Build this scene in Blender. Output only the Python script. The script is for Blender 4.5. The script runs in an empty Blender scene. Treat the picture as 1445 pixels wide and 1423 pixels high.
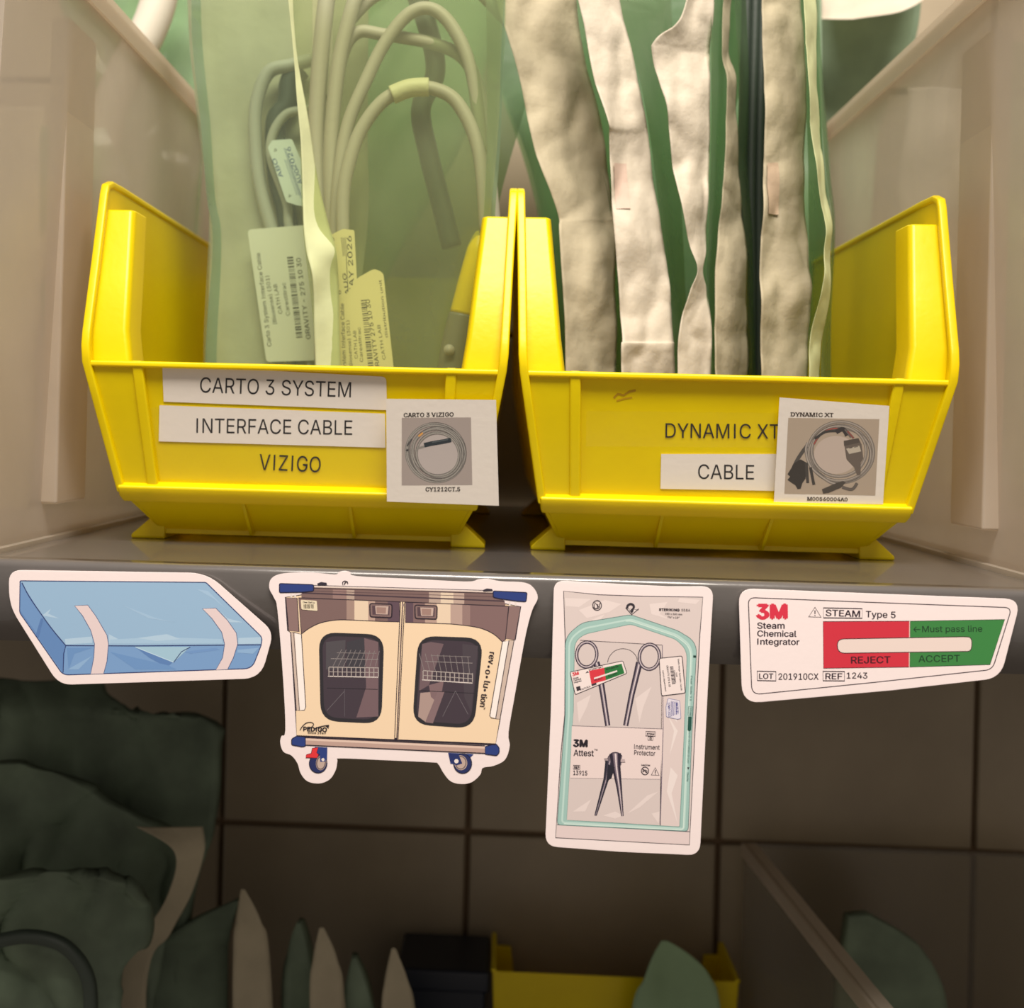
import bpy, math, random
from mathutils import Vector, Matrix, noise
from mathutils.geometry import tessellate_polygon
random.seed(7)
S = bpy.context.scene
C = S.collection

# ------------------------------------------------------------------ camera
IMW, IMH, F = 1445, 1423, 1565.0
PX0, PY0, YAW, ROLL = 646.0, 608.0, 0.039, 0.0255
fwd = Vector((-math.sin(YAW), math.cos(YAW), 0))
r0 = Vector((math.cos(YAW), math.sin(YAW), 0)); u0 = Vector((0, 0, 1))
cr, sr = math.cos(ROLL), math.sin(ROLL)
rgt = cr * r0 + sr * u0
upv = -sr * r0 + cr * u0
cam = bpy.data.cameras.new('camera'); co = bpy.data.objects.new('camera', cam); C.objects.link(co)
cam.sensor_width = 36.0; cam.lens = F / IMW * 36.0
cam.shift_x = (IMW / 2 - PX0) / IMW
cam.shift_y = (PY0 - IMH / 2) / IMW
cam.clip_start = 0.01; cam.clip_end = 20
m3 = Matrix((rgt, upv, -fwd)).transposed()
co.matrix_world = m3.to_4x4()
cam.dof.use_dof = True; cam.dof.focus_distance = 0.512; cam.dof.aperture_fstop = cam.lens / 4.6
S.camera = co
# ------------------------------------------------------------------ world, lamps, exposure
w = bpy.data.worlds.new('world'); S.world = w; w.use_nodes = True
w.node_tree.nodes['Background'].inputs[0].default_value = (0.90, 0.78, 0.68, 1)
w.node_tree.nodes['Background'].inputs[1].default_value = 0.31
S.view_settings.view_transform = 'Standard'; S.view_settings.look = 'None'
S.view_settings.gamma = 1; S.view_settings.exposure = 0.0; S.view_settings.use_curve_mapping = False
def area(name, loc, target, sx, sy, power, col):
    l = bpy.data.lights.new(name, 'AREA'); l.shape = 'RECTANGLE'; l.size = sx; l.size_y = sy
    l.energy = power; l.color = col
    o = bpy.data.objects.new(name, l); C.objects.link(o); o.location = loc
    o.rotation_euler = (Vector(target) - Vector(loc)).to_track_quat('-Z', 'Y').to_euler()
    return o
area('ceiling_lamp', (0.25, -0.35, 1.30), (0.03, 0.60, 0.0), 0.9, 0.5, 33, (1.0, 0.91, 0.80))
area('rear_fill_light', (-0.35, -0.50, 1.45), (0, 0.5, 0.0), 0.9, 0.5, 20, (1.0, 0.91, 0.82))  # added fill from above: lifts the upper area, underside of shelf stays dark

# ------------------------------------------------------------------ helpers
def ray(px, py):
    return (rgt * ((px - PX0) / F) + upv * ((PY0 - py) / F) + fwd)
def W(px, py, Y):
    """world point on the vertical plane at depth Y seen at a place of the photograph"""
    d = ray(px, py); return d * (Y / d.y)
def lin(c):
    c = c / 255.0
    return c / 12.92 if c <= 0.04045 else ((c + 0.055) / 1.055) ** 2.4
def rgb(c): return (lin(c[0]), lin(c[1]), lin(c[2]), 1)

def tag(o, label=None, cat=None, group=None, kind=None):
    if label: o['label'] = label
    if cat: o['category'] = cat
    if group: o['group'] = group
    if kind: o['kind'] = kind
    return o
def empty(name, loc, label, cat, group=None, rz=0):
    o = bpy.data.objects.new(name, None); C.objects.link(o); o.location = loc; o.rotation_euler = (0, 0, rz)
    o.empty_display_size = 0.02
    return tag(o, label, cat, group)

class MB:
    def __init__(s): s.v = []; s.f = []; s.m = []; s.smooth = []
    def add(s, vs, fs, mi=0, sm=False):
        b = len(s.v); s.v += [Vector(p) for p in vs]
        for f in fs: s.f.append([b + i for i in f]); s.m.append(mi); s.smooth.append(sm)
    def box(s, x0, x1, y0, y1, z0, z1, mi=0):
        s.hexa([(x0, y0, z0), (x1, y0, z0), (x1, y1, z0), (x0, y1, z0)], [(x0, y0, z1), (x1, y0, z1), (x1, y1, z1), (x0, y1, z1)], mi)
    def hexa(s, a, b, mi=0):
        s.add(list(a) + list(b), [(3, 2, 1, 0), (4, 5, 6, 7), (0, 1, 5, 4), (1, 2, 6, 5), (2, 3, 7, 6), (3, 0, 4, 7)], mi)
    def loft(s, rings, mi=0, closed=True, caps=True, sm=False):
        n = len(rings[0]); vs = [p for r in rings for p in r]; fs = []
        for i in range(len(rings) - 1):
            for j in range(n if closed else n - 1):
                a, b = i * n + j, i * n + (j + 1) % n
                fs.append((a, b, b + n, a + n))
        if caps and closed:
            fs.append(tuple(range(n))[::-1]); fs.append(tuple((len(rings) - 1) * n + j for j in range(n)))
        s.add(vs, fs, mi, sm)
    def tube(s, pts, r, n=10, mi=0):
        pts = [Vector(p) for p in pts]; rings = []
        up = Vector((0.13, 1, 0.07))
        for i, p in enumerate(pts):
            t = (pts[min(i + 1, len(pts) - 1)] - pts[max(i - 1, 0)]).normalized()
            a = t.cross(up).normalized(); b = t.cross(a)
            rr = r[i] if isinstance(r, (list, tuple)) else r
            rings.append([p + (a * math.cos(2 * math.pi * k / n) + b * math.sin(2 * math.pi * k / n)) * rr for k in range(n)])
        s.loft(rings, mi, sm=True)
    def build(s, name, mats, parent=None, loc=None):
        me = bpy.data.meshes.new(name)
        me.from_pydata([tuple(v) for v in s.v], [], s.f)
        if not isinstance(mats, (list, tuple)): mats = [mats]
        for m in mats: me.materials.append(m)
        me.polygons.foreach_set('material_index', s.m)
        me.polygons.foreach_set('use_smooth', s.smooth)
        me.update()
        o = bpy.data.objects.new(name, me); C.objects.link(o)
        if parent: o.parent = parent
        if loc: o.location = loc
        return o
def bevel(o, wd, seg=2, ang=35):
    m = o.modifiers.new('bevel', 'BEVEL'); m.width = wd; m.segments = seg; m.limit_method = 'ANGLE'; m.angle_limit = math.radians(ang)
    for p in o.data.polygons: p.use_smooth = True
    w_ = o.modifiers.new('wn', 'WEIGHTED_NORMAL'); w_.keep_sharp = False
    return o
def fixn(o):
    import bmesh
    bm = bmesh.new(); bm.from_mesh(o.data); bmesh.ops.recalc_face_normals(bm, faces=bm.faces); bm.to_mesh(o.data); bm.free(); return o

def catmull(pts, k=8, closed=False):
    pts = [tuple(p) for p in pts]; n = len(pts); out = []
    rng = range(n if closed else n - 1)
    for i in rng:
        g = (lambda j: pts[j % n]) if closed else (lambda j: pts[max(0, min(n - 1, j))])
        p0, p1, p2, p3 = g(i - 1), g(i), g(i + 1), g(i + 2)
        for t in range(k):
            t /= k
            out.append(tuple(0.5 * (2 * b + (c - a) * t + (2 * a - 5 * b + 4 * c - d) * t * t + (3 * b - a - 3 * c + d) * t ** 3) for a, b, c, d in zip(p0, p1, p2, p3)))
    if not closed: out.append(pts[-1])
    return out
def rpoly(pts, r, k=6):
    out = []; n = len(pts)
    for i in range(n):
        a, b, c = Vector(pts[i - 1]), Vector(pts[i]), Vector(pts[(i + 1) % n])
        rr = r[i] if isinstance(r, (list, tuple)) else r
        d1 = min(rr, (a - b).length * 0.49); d2 = min(rr, (c - b).length * 0.49)
        p, q = b + (a - b).normalized() * d1, b + (c - b).normalized() * d2
        if rr <= 0: out.append(tuple(b)); continue
        for t in range(k + 1):
            t /= k; out.append(tuple(p * (1 - t) ** 2 + b * 2 * t * (1 - t) + q * t * t))
    return out

# ------------------------------------------------------------------ materials
def mat(name, col, rough=0.5, bump=0.0, bscale=200, var=0.0, vscale=20, metal=0.0, spec=0.5, sss=0.0, coat=0.0, trans=0.0):
    m = bpy.data.materials.new(name); m.use_nodes = True; nt = m.node_tree; b = nt.nodes['Principled BSDF']
    b.inputs['Base Color'].default_value = rgb(col); b.inputs['Roughness'].default_value = rough
    b.inputs['Metallic'].default_value = metal; b.inputs['Specular IOR Level'].default_value = spec
    b.inputs['Coat Weight'].default_value = coat
    tc = nt.nodes.new('ShaderNodeTexCoord')
    if bump:
        n = nt.nodes.new('ShaderNodeTexNoise'); n.inputs['Scale'].default_value = bscale; n.inputs['Detail'].default_value = 4
        nt.links.new(tc.outputs['Object'], n.inputs['Vector'])
        bp = nt.nodes.new('ShaderNodeBump'); bp.inputs['Strength'].default_value = bump; bp.inputs['Distance'].default_value = 0.001
        nt.links.new(n.outputs['Fac'], bp.inputs['Height']); nt.links.new(bp.outputs['Normal'], b.inputs['Normal'])
    if var:
        n = nt.nodes.new('ShaderNodeTexNoise'); n.inputs['Scale'].default_value = vscale; n.inputs['Detail'].default_value = 5
        nt.links.new(tc.outputs['Object'], n.inputs['Vector'])
        cr_ = nt.nodes.new('ShaderNodeValToRGB'); e = cr_.color_ramp.elements
        e[0].position = 0.3; e[1].position = 0.7
        e[0].color = rgb([max(0, x * (1 - var)) for x in col]); e[1].color = rgb([min(255, x * (1 + var)) for x in col])
        nt.links.new(n.outputs['Fac'], cr_.inputs['Fac']); nt.links.new(cr_.outputs['Color'], b.inputs['Base Color'])
    return m
FILMS = set()
def film(name, tint, body, opac, gloss=0.06, rough=0.18, transl=0.5, vscale=18, bump=0.25):
    FILMS.add(name)
    """thin see-through plastic: tinted transparency, a milky share and a sheen"""
    m = bpy.data.materials.new(name); m.use_nodes = True; nt = m.node_tree; nt.nodes.clear(); N = nt.nodes.new; L = nt.links.new
    out = N('ShaderNodeOutputMaterial'); tr = N('ShaderNodeBsdfTransparent'); tr.inputs[0].default_value = rgb(tint)
    df = N('ShaderNodeBsdfDiffuse'); df.inputs[0].default_value = rgb(body); tl = N('ShaderNodeBsdfTranslucent'); tl.inputs[0].default_value = rgb(body)
    gl = N('ShaderNodeBsdfGlossy'); gl.inputs['Roughness'].default_value = rough; gl.inputs[0].default_value = (1, 1, 1, 1)
    a = N('ShaderNodeMixShader'); a.inputs[0].default_value = transl; L(df.outputs[0], a.inputs[1]); L(tl.outputs[0], a.inputs[2])
    b = N('ShaderNodeMixShader'); L(tr.outputs[0], b.inputs[1]); L(a.outputs[0], b.inputs[2])
    tc = N('ShaderNodeTexCoord'); n = N('ShaderNodeTexNoise'); n.inputs['Scale'].default_value = vscale; n.inputs['Detail'].default_value = 4
    L(tc.outputs['Object'], n.inputs['Vector'])
    mr = N('ShaderNodeMapRange'); mr.inputs[1].default_value = 0.3; mr.inputs[2].default_value = 0.7
    mr.inputs[3].default_value = opac * 0.75; mr.inputs[4].default_value = min(1, opac * 1.25)
    L(n.outputs['Fac'], mr.inputs[0]); L(mr.outputs[0], b.inputs[0])
    c = N('ShaderNodeMixShader'); c.inputs[0].default_value = gloss; L(b.outputs[0], c.inputs[1]); L(gl.outputs[0], c.inputs[2])
    bp = N('ShaderNodeBump'); bp.inputs['Strength'].default_value = bump; bp.inputs['Distance'].default_value = 0.003
    n2 = N('ShaderNodeTexNoise'); n2.inputs['Scale'].default_value = vscale * 1.1; n2.inputs['Detail'].default_value = 3; n2.inputs['Distortion'].default_value = 0.6
    L(tc.outputs['Object'], n2.inputs['Vector']); L(n2.outputs['Fac'], bp.inputs['Height']); L(bp.outputs['Normal'], gl.inputs['Normal'])
    L(c.outputs[0], out.inputs['Surface']); return m
YEL = mat('yellow_polypropylene', (252, 226, 0), 0.34, 0.10, 260, 0.03, 14, spec=0.45)
def let_through(m, col, f):
    nt = m.node_tree; o = nt.nodes['Material Output']; b = nt.nodes['Principled BSDF']
    t = nt.nodes.new('ShaderNodeBsdfTranslucent'); t.inputs[0].default_value = rgb(col)
    x = nt.nodes.new('ShaderNodeMixShader'); x.inputs[0].default_value = f
    nt.links.new(b.outputs[0], x.inputs[1]); nt.links.new(t.outputs[0], x.inputs[2]); nt.links.new(x.outputs[0], o.inputs['Surface'])
let_through(YEL, (255, 232, 20), 0.22)
CLEAR = film('cloudy_clear_plastic', (242, 239, 234), (234, 225, 214), 0.62, 0.04, 0.35, 0.6, 6, 0.2)
CLEAR_EDGE = film('cloudy_clear_edge', (240, 236, 228), (238, 226, 210), 0.66, 0.06, 0.3, 0.5, 6, 0.2)
FILM = film('green_pouch_film', (234, 244, 228), (186, 200, 172), 0.20, 0.035, 0.2, 0.5, 14, 0.25)
CLEAR_THIN = film('thin_clear_plastic', (240, 238, 232), (200, 194, 184), 0.16, 0.03, 0.3, 0.5, 6, 0.2)
FILM_D = film('deep_green_pouch_film', (176, 204, 168), (160, 184, 152), 0.40, 0.09, 0.24, 0.5, 14, 0.6)
FILM_G = film('pale_green_pouch_film', (240, 244, 222), (190, 196, 152), 0.22, 0.03, 0.22, 0.5, 14, 0.25)
TAPE = film('clear_tape', (255, 255, 252), (240, 225, 120), 0.0, 0.02, 0.25, 0.5, 30, 0.2)
PAPER = mat('pouch_paper', (178, 168, 142), 0.75, 0.8, 120, 0.05, 30)
PAPER_W = mat('white_pouch_paper', (204, 194, 176), 0.7, 0.8, 120, 0.04, 30)
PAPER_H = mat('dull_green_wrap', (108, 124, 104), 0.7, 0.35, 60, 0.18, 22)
PAPER_A = mat('grey_green_paper', (178, 176, 150), 0.75, 0.6, 90, 0.08, 16)  # grey-green tinted paper
PAPER_Y = mat('greenish_pouch_paper', (190, 196, 150), 0.75, 0.35, 90, 0.07, 30)
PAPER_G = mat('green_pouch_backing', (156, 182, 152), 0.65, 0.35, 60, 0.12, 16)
CABLE = mat('grey_cable_jacket', (172, 170, 158), 0.5, 0.1, 300)
CABLE_D = mat('dark_cable_jacket', (52, 62, 54), 0.5, 0.1, 300)
LABEL = mat('label_paper', (240, 232, 222), 0.55, 0.08, 300)
STICK = mat('sticker_white', (242, 228, 228), 0.45, 0.04, 400)
SHELF = mat('grey_painted_steel', (98, 94, 92), 0.30, 0.06, 350, 0.05, 12, spec=0.6, coat=0.8)
TILE = mat('glazed_wall_tile', (164, 150, 126), 0.38, 0.12, 12, 0.06, 9)
GROUT = mat('tile_grout', (118, 96, 72), 0.9, 0.3, 300)
FLOOR = mat('floor_vinyl', (120, 112, 100), 0.5, 0.05, 40, 0.08, 5)
_pm = {}
def ink(c, rough=0.5):
    k = tuple(c)
    if k not in _pm: _pm[k] = mat('print_%02x%02x%02x' % k, c, rough)
    return _pm[k]

# ------------------------------------------------------------------ flat print on real surfaces
_tc = {}
try:   # the sans face that ships inside Blender; its built-in face otherwise
    import os
    SANS = bpy.data.fonts.load(os.path.join(bpy.utils.resource_path('LOCAL'), 'datafiles', 'fonts', 'Inter.woff2'))
except Exception:
    SANS = None
def textmesh(s, serif=False):
    k = (s, serif)
    if k not in _tc:
        cu = bpy.data.curves.new('t', 'FONT'); cu.body = s; cu.size = 40; cu.resolution_u = 3; cu.fill_mode = 'NONE'
        if SANS: cu.font = SANS
        o = bpy.data.objects.new('t', cu); C.objects.link(o)
        dg = bpy.context.evaluated_depsgraph_get(); me = bpy.data.meshes.new_from_object(o.evaluated_get(dg))
        nb = {}
        for e in me.edges:
            a_, b_ = e.vertices; nb.setdefault(a_, []).append(b_); nb.setdefault(b_, []).append(a_)
        seen = set(); loops = []
        for v0 in range(len(me.vertices)):   # follow each outline round, in the order its points were made
            if v0 in seen or v0 not in nb: continue
            lp = [v0]; seen.add(v0); nx = v0 + 1 if (v0 + 1) in nb[v0] else nb[v0][0]
            while nx not in seen:
                seen.add(nx); lp.append(nx); q_ = [w_ for w_ in nb[nx] if w_ not in seen]
                if not q_: break
                nx = q_[0]
            loops.append([Vector((me.vertices[i].co.x / 40, me.vertices[i].co.y / 40, 0)) for i in lp])
        ar = lambda l: sum(l[i - 1].x * l[i].y - l[i].x * l[i - 1].y for i in range(len(l))) / 2
        def inside(p, l):
            c_ = False
            for i in range(len(l)):
                a_, b_ = l[i - 1], l[i]
                if (a_.y > p.y) != (b_.y > p.y) and p.x < (b_.x - a_.x) * (p.y - a_.y) / (b_.y - a_.y) + a_.x: c_ = not c_
            return c_
        for n_, l in enumerate(loops):   # capital I without its bars
            ys = sorted({round(p.y, 3) for p in l}); xs = sorted({round(p.x, 3) for p in l})
            if len(ys) == 4 and len(xs) == 4 and ys[1] < .1 and ys[2] > .4 and xs[3] - xs[0] < .4:
                rc = [Vector((xs[1], ys[0], 0)), Vector((xs[1], ys[3], 0)), Vector((xs[2], ys[3], 0)), Vector((xs[2], ys[0], 0))]
                sgn = sum(l[i - 1].x * l[i].y - l[i].x * l[i - 1].y for i in range(len(l)))
                loops[n_] = rc if sgn < 0 else rc[::-1]
        loops = [l for l in loops if len(l) > 2]; sg0 = math.copysign(1, ar(max(loops, key=lambda l: abs(ar(l)))))
        outs = [l for l in loops if ar(l) * sg0 > 0]; holes = [l for l in loops if ar(l) * sg0 <= 0]
        for l in loops:   # P and R cross themselves where the bowl meets the stem: pull those corners back
            xl = l[-1].x
            if abs(xl - l[-2].x) < .001 and .05 < xl - l[0].x < .08:
                for p in l:
                    if l[0].x + .02 < p.x < xl - .001 and .15 < p.y < .3: p.x = xl + .0004
        own = {}
        for h_ in holes:
            c_ = [i for i, l in enumerate(outs) if inside(h_[0], l)]
            if c_: own.setdefault(min(c_, key=lambda i: abs(ar(outs[i]))), []).append(h_)
        vs, fs = [], []
        for i, l in enumerate(outs):
            g_ = [l] + own.get(i, []); b = len(vs); fs += [tuple(b + q for q in t) for t in tessellate_polygon(g_)]
            vs += [(p.x, p.y, i % 3) for q in g_ for p in q]
        bpy.data.objects.remove(o); bpy.data.meshes.remove(me); bpy.data.curves.remove(cu)
        if serif:
            H = capheight()
            for yy in (0.0, H):
                xs = sorted(v[0] for v in vs if abs(v[1] - yy) < 0.004); cl = []
                for x in xs:
                    if cl and x - cl[-1][1] < 0.16: cl[-1][1] = x
                    else: cl.append([x, x])
                for xa, xb in cl:
                    if 0.04 < xb - xa < 0.3:
                        b = len(vs); sg = 0.045 if yy == 0 else -0.045
                        vs += [(xa - .06, yy, 3), (xb + .06, yy, 3), (xb + .06, yy + sg, 3), (xa - .06, yy + sg, 3)]; fs.append((b, b + 1, b + 2, b + 3))
        _tc[k] = (vs, fs)
    return _tc[k]
def capheight():
    v, f = textmesh('H'); return max(p[1] for p in v)
class Art:
    """collects flat print; mapping fn(px, py, out) -> local point on the surface, out metres proud of it"""
    def __init__(s, fn, parent, start=0.00005):
        s.fn = fn; s.parent = parent; s.z = start; s.ox = s.oy = 0; s.sc = 1; s.cur = None
    def frame(s, ox, oy, sc): s.ox, s.oy, s.sc = ox, oy, sc
    def part(s, name):
        s.flush(); s.name = name; s.cur = MB(); s.mats = []; return s
    def flush(s):
        if s.cur and s.cur.f:
            o = s.cur.build(s.name, [ink(c) for c in s.mats], s.parent); s.cur = None; return o
        s.cur = None
    def mi(s, c):
        c = tuple(c)
        if c not in s.mats: s.mats.append(c)
        return s.mats.index(c)
    def P(s, p): return s.fn(s.ox + p[0] / s.sc, s.oy + p[1] / s.sc, s.z)
    def step(s): s.z += 0.0000016
    def poly(s, pts, c, step=True):
        if step: s.step()
        t = tessellate_polygon([[Vector((p[0], p[1], 0)) for p in pts]])
        s.cur.add([s.P(p) for p in pts], t, s.mi(c))
    def line(s, pts, wd, c, closed=False, step=True):
        if step: s.step()
        n = len(pts); L_, R_ = [], []
        for i in range(n):
            a = Vector(pts[i - 1] if (closed or i > 0) else pts[i]); b = Vector(pts[(i + 1) % n] if (closed or i < n - 1) else pts[i])
            a, b = Vector(a[:2]), Vector(b[:2]); d = (b - a)
            d = d.normalized() if d.length > 1e-9 else Vector((1, 0)); nn = Vector((-d.y, d.x)) * wd / 2; p = Vector(pts[i][:2])
            L_.append(p + nn); R_.append(p - nn)
        fs = [(i, (i + 1) % n, n + (i + 1) % n, n + i) for i in range(n if closed else n - 1)]
        s.cur.add([s.P(p) for p in L_ + R_], fs, s.mi(c))
    def circ(s, x, y, rx, ry=None, n=28, rot=0):
        ry = ry or rx; c_, s_ = math.cos(rot), math.sin(rot); o = []
        for k in range(n):
            a, b = rx * math.cos(2 * math.pi * k / n), ry * math.sin(2 * math.pi * k / n)
            o.append((x + a * c_ - b * s_, y + a * s_ + b * c_))
        return o
    def text(s, t, x0, y0, x1, y1, h, c, bold=0.0, step=True, slant=0.0, serif=False):
        v, f = textmesh(t, serif); xa = min(p[0] for p in v); xb = max(p[0] for p in v); z0 = s.z
        d = Vector((x1 - x0, y1 - y0)); Ln = d.length; d.normalize(); n_ = Vector((d.y, -d.x)); k = h / capheight()
        offs = [(0, 0)] if bold <= 0 else [(-bold, 0), (bold, 0), (0, bold * .6), (0, -bold * .6), (0, 0)]
        for i_, (bx, by) in enumerate(offs):
            pts = []
            for p in v:
                a = (p[0] - xa) / (xb - xa) * Ln + bx * k; q = Vector((x0, y0)) + d * a + n_ * (p[1] + by) * k
                s.z = z0 + (i_ * 4 + p[2]) * 0.0000012; pts.append(s.P(q))
            s.cur.add(pts, f, s.mi(c))
        s.z = z0

BLK = (38, 34, 40)
# ================================================================== SETTING
Y_WALL, ZS, Y_EDGE = 0.965, -0.063, 0.481
TS = 0.2165
wall = MB(); wall.box(-1.3, 1.3, Y_WALL + 0.006, Y_WALL + 0.06, -1.25, 1.0)
wo = wall.build('wall_back', GROUT); wo['kind'] = 'structure'
g0 = W(660, 1175, Y_WALL)
tile0 = None
for i in range(-5, 5):
    for j in range(-4, 4):
        if tile0 is None:
            t = MB(); h = TS / 2 - 0.0022; t.box(-h, h, 0, 0.008, -h, h)
            tile0 = bevel(t.build('tile', TILE, wo), 0.002); o = tile0
        else:
            o = tile0.copy(); C.objects.link(o); o.parent = wo
        o.location = (g0.x + (i + 0.5) * TS, Y_WALL - random.random() * 0.0006, g0.z + (j + 0.5) * TS)
        o.rotation_euler = (0, random.uniform(-1, 1) * 0.0006, random.uniform(-1, 1) * 0.003)
fl = MB(); fl.box(-1.3, 1.3, -1.5, Y_WALL + 0.06, -1.27, -1.25); f_ = fl.build('floor', FLOOR); f_['kind'] = 'structure'

def shelf(name, zt, label, ye=Y_EDGE, x0=-0.85, x1=0.85, lip=0.0345):
    root = empty(name, (0, ye, zt), label, 'shelf')
    # top sheet with a raised rolled nose and a folded lip
    prof = [(0.47, 0), (0.016, 0), (0.0125, 0.0004), (0.010, 0.0012)]
    m = MB(); th = 0.0015
    ring = lambda x: [(x, y, z) for y, z in prof] + [(x, y, z - th) for y, z in prof[::-1]]
    m.loft([ring(x0 + (x1 - x0) * k / 8) for k in range(9)]); fixn(m.build('top_sheet', SHELF, root))
    nose = []
    for k in range(9):
        a = math.pi / 2 + k / 8 * math.pi / 2; nose.append((0.0032 + 0.0032 * math.cos(a), -0.0020 + 0.0032 * math.sin(a)))
    prof2 = [(0.010, 0.0012)] + nose + [(0, -lip), (0.004, -lip - 0.0008), (0.012, -lip - 0.0008)]
    m = MB(); vs = []; K = len(prof2)
    for x in (x0, x1): vs += [(x, y, z) for y, z in prof2]
    m.add(vs, [(i, i + 1, K + i + 1, K + i) for i in range(K - 1)], 0, True)
    o = m.build('front_lip', SHELF, root); sd = o.modifiers.new('s', 'SOLIDIFY'); sd.thickness = 0.0012; sd.offset = -1
    return root
up_shelf = shelf('metal_shelf', ZS, 'grey painted steel shelf carrying the yellow bins, stickers on its front lip')
Z2 = -0.56
low_shelf = shelf('metal_shelf', Z2, 'dim lower grey shelf below the stickers carrying blurred pouches', 0.50)
for sx, lb in ((-0.87, 'left'), (0.87, 'right')):
    for yy, fb in ((0.50, 'front'), (0.93, 'rear')):
        m = MB(); m.box(-0.016, 0.016, -0.012, 0.012, 0, 1.75)
        o = bevel(m.build('shelf_post', SHELF, None, (sx, yy, -1.25)), 0.002)
        tag(o, 'grey steel shelf post at the %s %s corner of the shelving' % (fb, lb), 'post')

# ================================================================== YELLOW BINS
ZK = [(0.0, 0.0800), (0.005, 0.0815), (0.027, 0.0930), (0.093, 0.1045), (0.100, 0.1052), (0.145, 0.1065), (0.1885, 0.1080)]
YK = [(0.0, 0.060), (0.005, 0.056), (0.027, 0.023), (0.093, 0.0), (0.101, 0.0005), (0.108, 0.002), (0.182, 0.0275), (0.1885, 0.034)]
def interp(tb, z):
    for (a, b), (c, d) in zip(tb, tb[1:]):
        if z <= c: return b + (d - b) * (z - a) / (c - a)
    return tb[-1][1]
hw = lambda z: interp(ZK, z)
yf = lambda z: interp(YK, z)
def make_bin(loc, label, group, rz=0, scale=1.0, cat='bin'):
    root = empty('stacking_bin', loc, label, cat, group, rz); root.scale = (scale,) * 3
    lv = [0, 0.005, 0.027, 0.05, 0.075, 0.093, 0.100, 0.108, 0.13, 0.155, 0.170, 0.182, 0.1885]
    D = 0.372; T = 0.0022
    for s in (-1, 1):
        m = MB(); R = []
        for z in lv:
            h = hw(z); a = yf(z); R.append([(s * h, a, z), (s * h, D - 0.02 * (1 - z / 0.1885), z), (s * (h - T), D - 0.02 * (1 - z / 0.1885), z), (s * (h - T), a, z)])
        m.loft(R); sw = bevel(fixn(m.build('side_wall', YEL, root)), 0.0006)
        # rolled flange on the front edge and the top edge of the side
        m = MB(); path = [(yf(z), z) for z in (0.027, 0.05, 0.075, 0.093, 0.101, 0.108, 0.145, 0.176, 0.182)] + [(0.0295, 0.1862), (0.036, 0.1888), (0.05, 0.1892), (D, 0.1892)]
        R = []
        for i, (y, z) in enumerate(path):
            a = Vector(path[max(0, i - 1)]); b = Vector(path[min(len(path) - 1, i + 1)]); t = (b - a).normalized(); n_ = Vector((t.y, -t.x))
            x1, x0 = hw(min(z, 0.1885)) + 0.0012, hw(min(z, 0.1885)) - 0.0032
            if s * 1 > 0: pass
            R.append([(s * x0, y + n_.x * 0.0018 - 0.0 * 0, z + n_.y * 0.0018), (s * x1, y + n_.x * 0.0018, z + n_.y * 0.0018), (s * x1, y - n_.x * 0.0018, z - n_.y * 0.0018), (s * x0, y - n_.x * 0.0018, z - n_.y * 0.0018)])
        m.loft(R); bevel(fixn(m.build('rim', YEL, root)), 0.0010, 2)
        # hollow column inside the front edge
        m = MB(); R = []
        for z in [0.088, 0.11, 0.14, 0.165, 0.1745]:
            t = (z - 0.088) / 0.0865; wi = 0.0215 * (1 - t) + 0.0165 * t; h = hw(z); a = yf(z) + 0.0042; dd = 0.020
            R.append([(s * (h - 0.001), a, z), (s * (h - wi + 0.002), a, z), (s * (h - wi), a + 0.003, z), (s * (h - wi), a + dd, z), (s * (h - 0.001), a + dd, z)])
        m.loft(R); bevel(fixn(m.build('corner_post', YEL, root)), 0.0012, 3)
    # front panel: recessed label field, proud cheeks
    m = MB(); R = []
    for z in (0.027, 0.05, 0.075, 0.0915):
        a = yf(z) + 0.0028; h = hw(z) - 0.001; R.append([(-h, a, z), (h, a, z), (h, a + 0.0025, z), (-h, a + 0.0025, z)])
    m.loft(R)
    for s in (-1, 1):
        R = []
        for z in (0.027, 0.05, 0.075, 0.0925):
            a = yf(z) + 0.0006; h = hw(z) - 0.001; i_ = 0.0805 - 0.004 * (1 - z / 0.09); R.append([(s * i_, a, z), (s * h, a, z), (s * h, a + 0.003, z), (s * i_, a + 0.003, z)])
        m.loft(R)
    fp = bevel(fixn(m.build('front_panel', YEL, root)), 0.0007)
    for s in (-1, 1):
        m = MB(); R = []
        for z in (0.0275, 0.05, 0.075, 0.0938):
            a = yf(z) - 0.0008; i_ = 0.0755 - 0.004 * (1 - z / 0.09); o_ = i_ + 0.0055; R.append([(s * i_, a, z), (s * o_, a, z), (s * o_, a + 0.004, z), (s * i_, a + 0.004, z)])
        m.loft(R); bevel(fixn(m.build('rib', YEL, fp)), 0.0010)
    m = MB(); R = []   # lip along the top of the front panel
    for k in range(9):
        x = -1 + k / 4; h = hw(0.093) - 0.0022; R.append([(x * h, -0.0006, 0.0905), (x * h, -0.0006, 0.0936), (x * h, 0.0052, 0.0936), (x * h, 0.0052, 0.0905)])
    m.loft(R); bevel(fixn(m.build('front_lip', YEL, root)), 0.0010)
    m = MB(); R = []   # ledge along the bottom of the front panel
    for k in range(9):
        x = -1 + k / 4
        R.append([(x * 0.0925, 0.0262, 0.0215), (x * 0.0930, 0.0210, 0.0250), (x * 0.0935, 0.0185, 0.0300), (x * 0.0930, 0.0240, 0.0330), (x * 0.0925, 0.0270, 0.0290)])
    m.loft(R); bevel(fixn(m.build('bottom_ledge', YEL, root)), 0.0012)
    # slanted skirt below the ledge
    m = MB()
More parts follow.
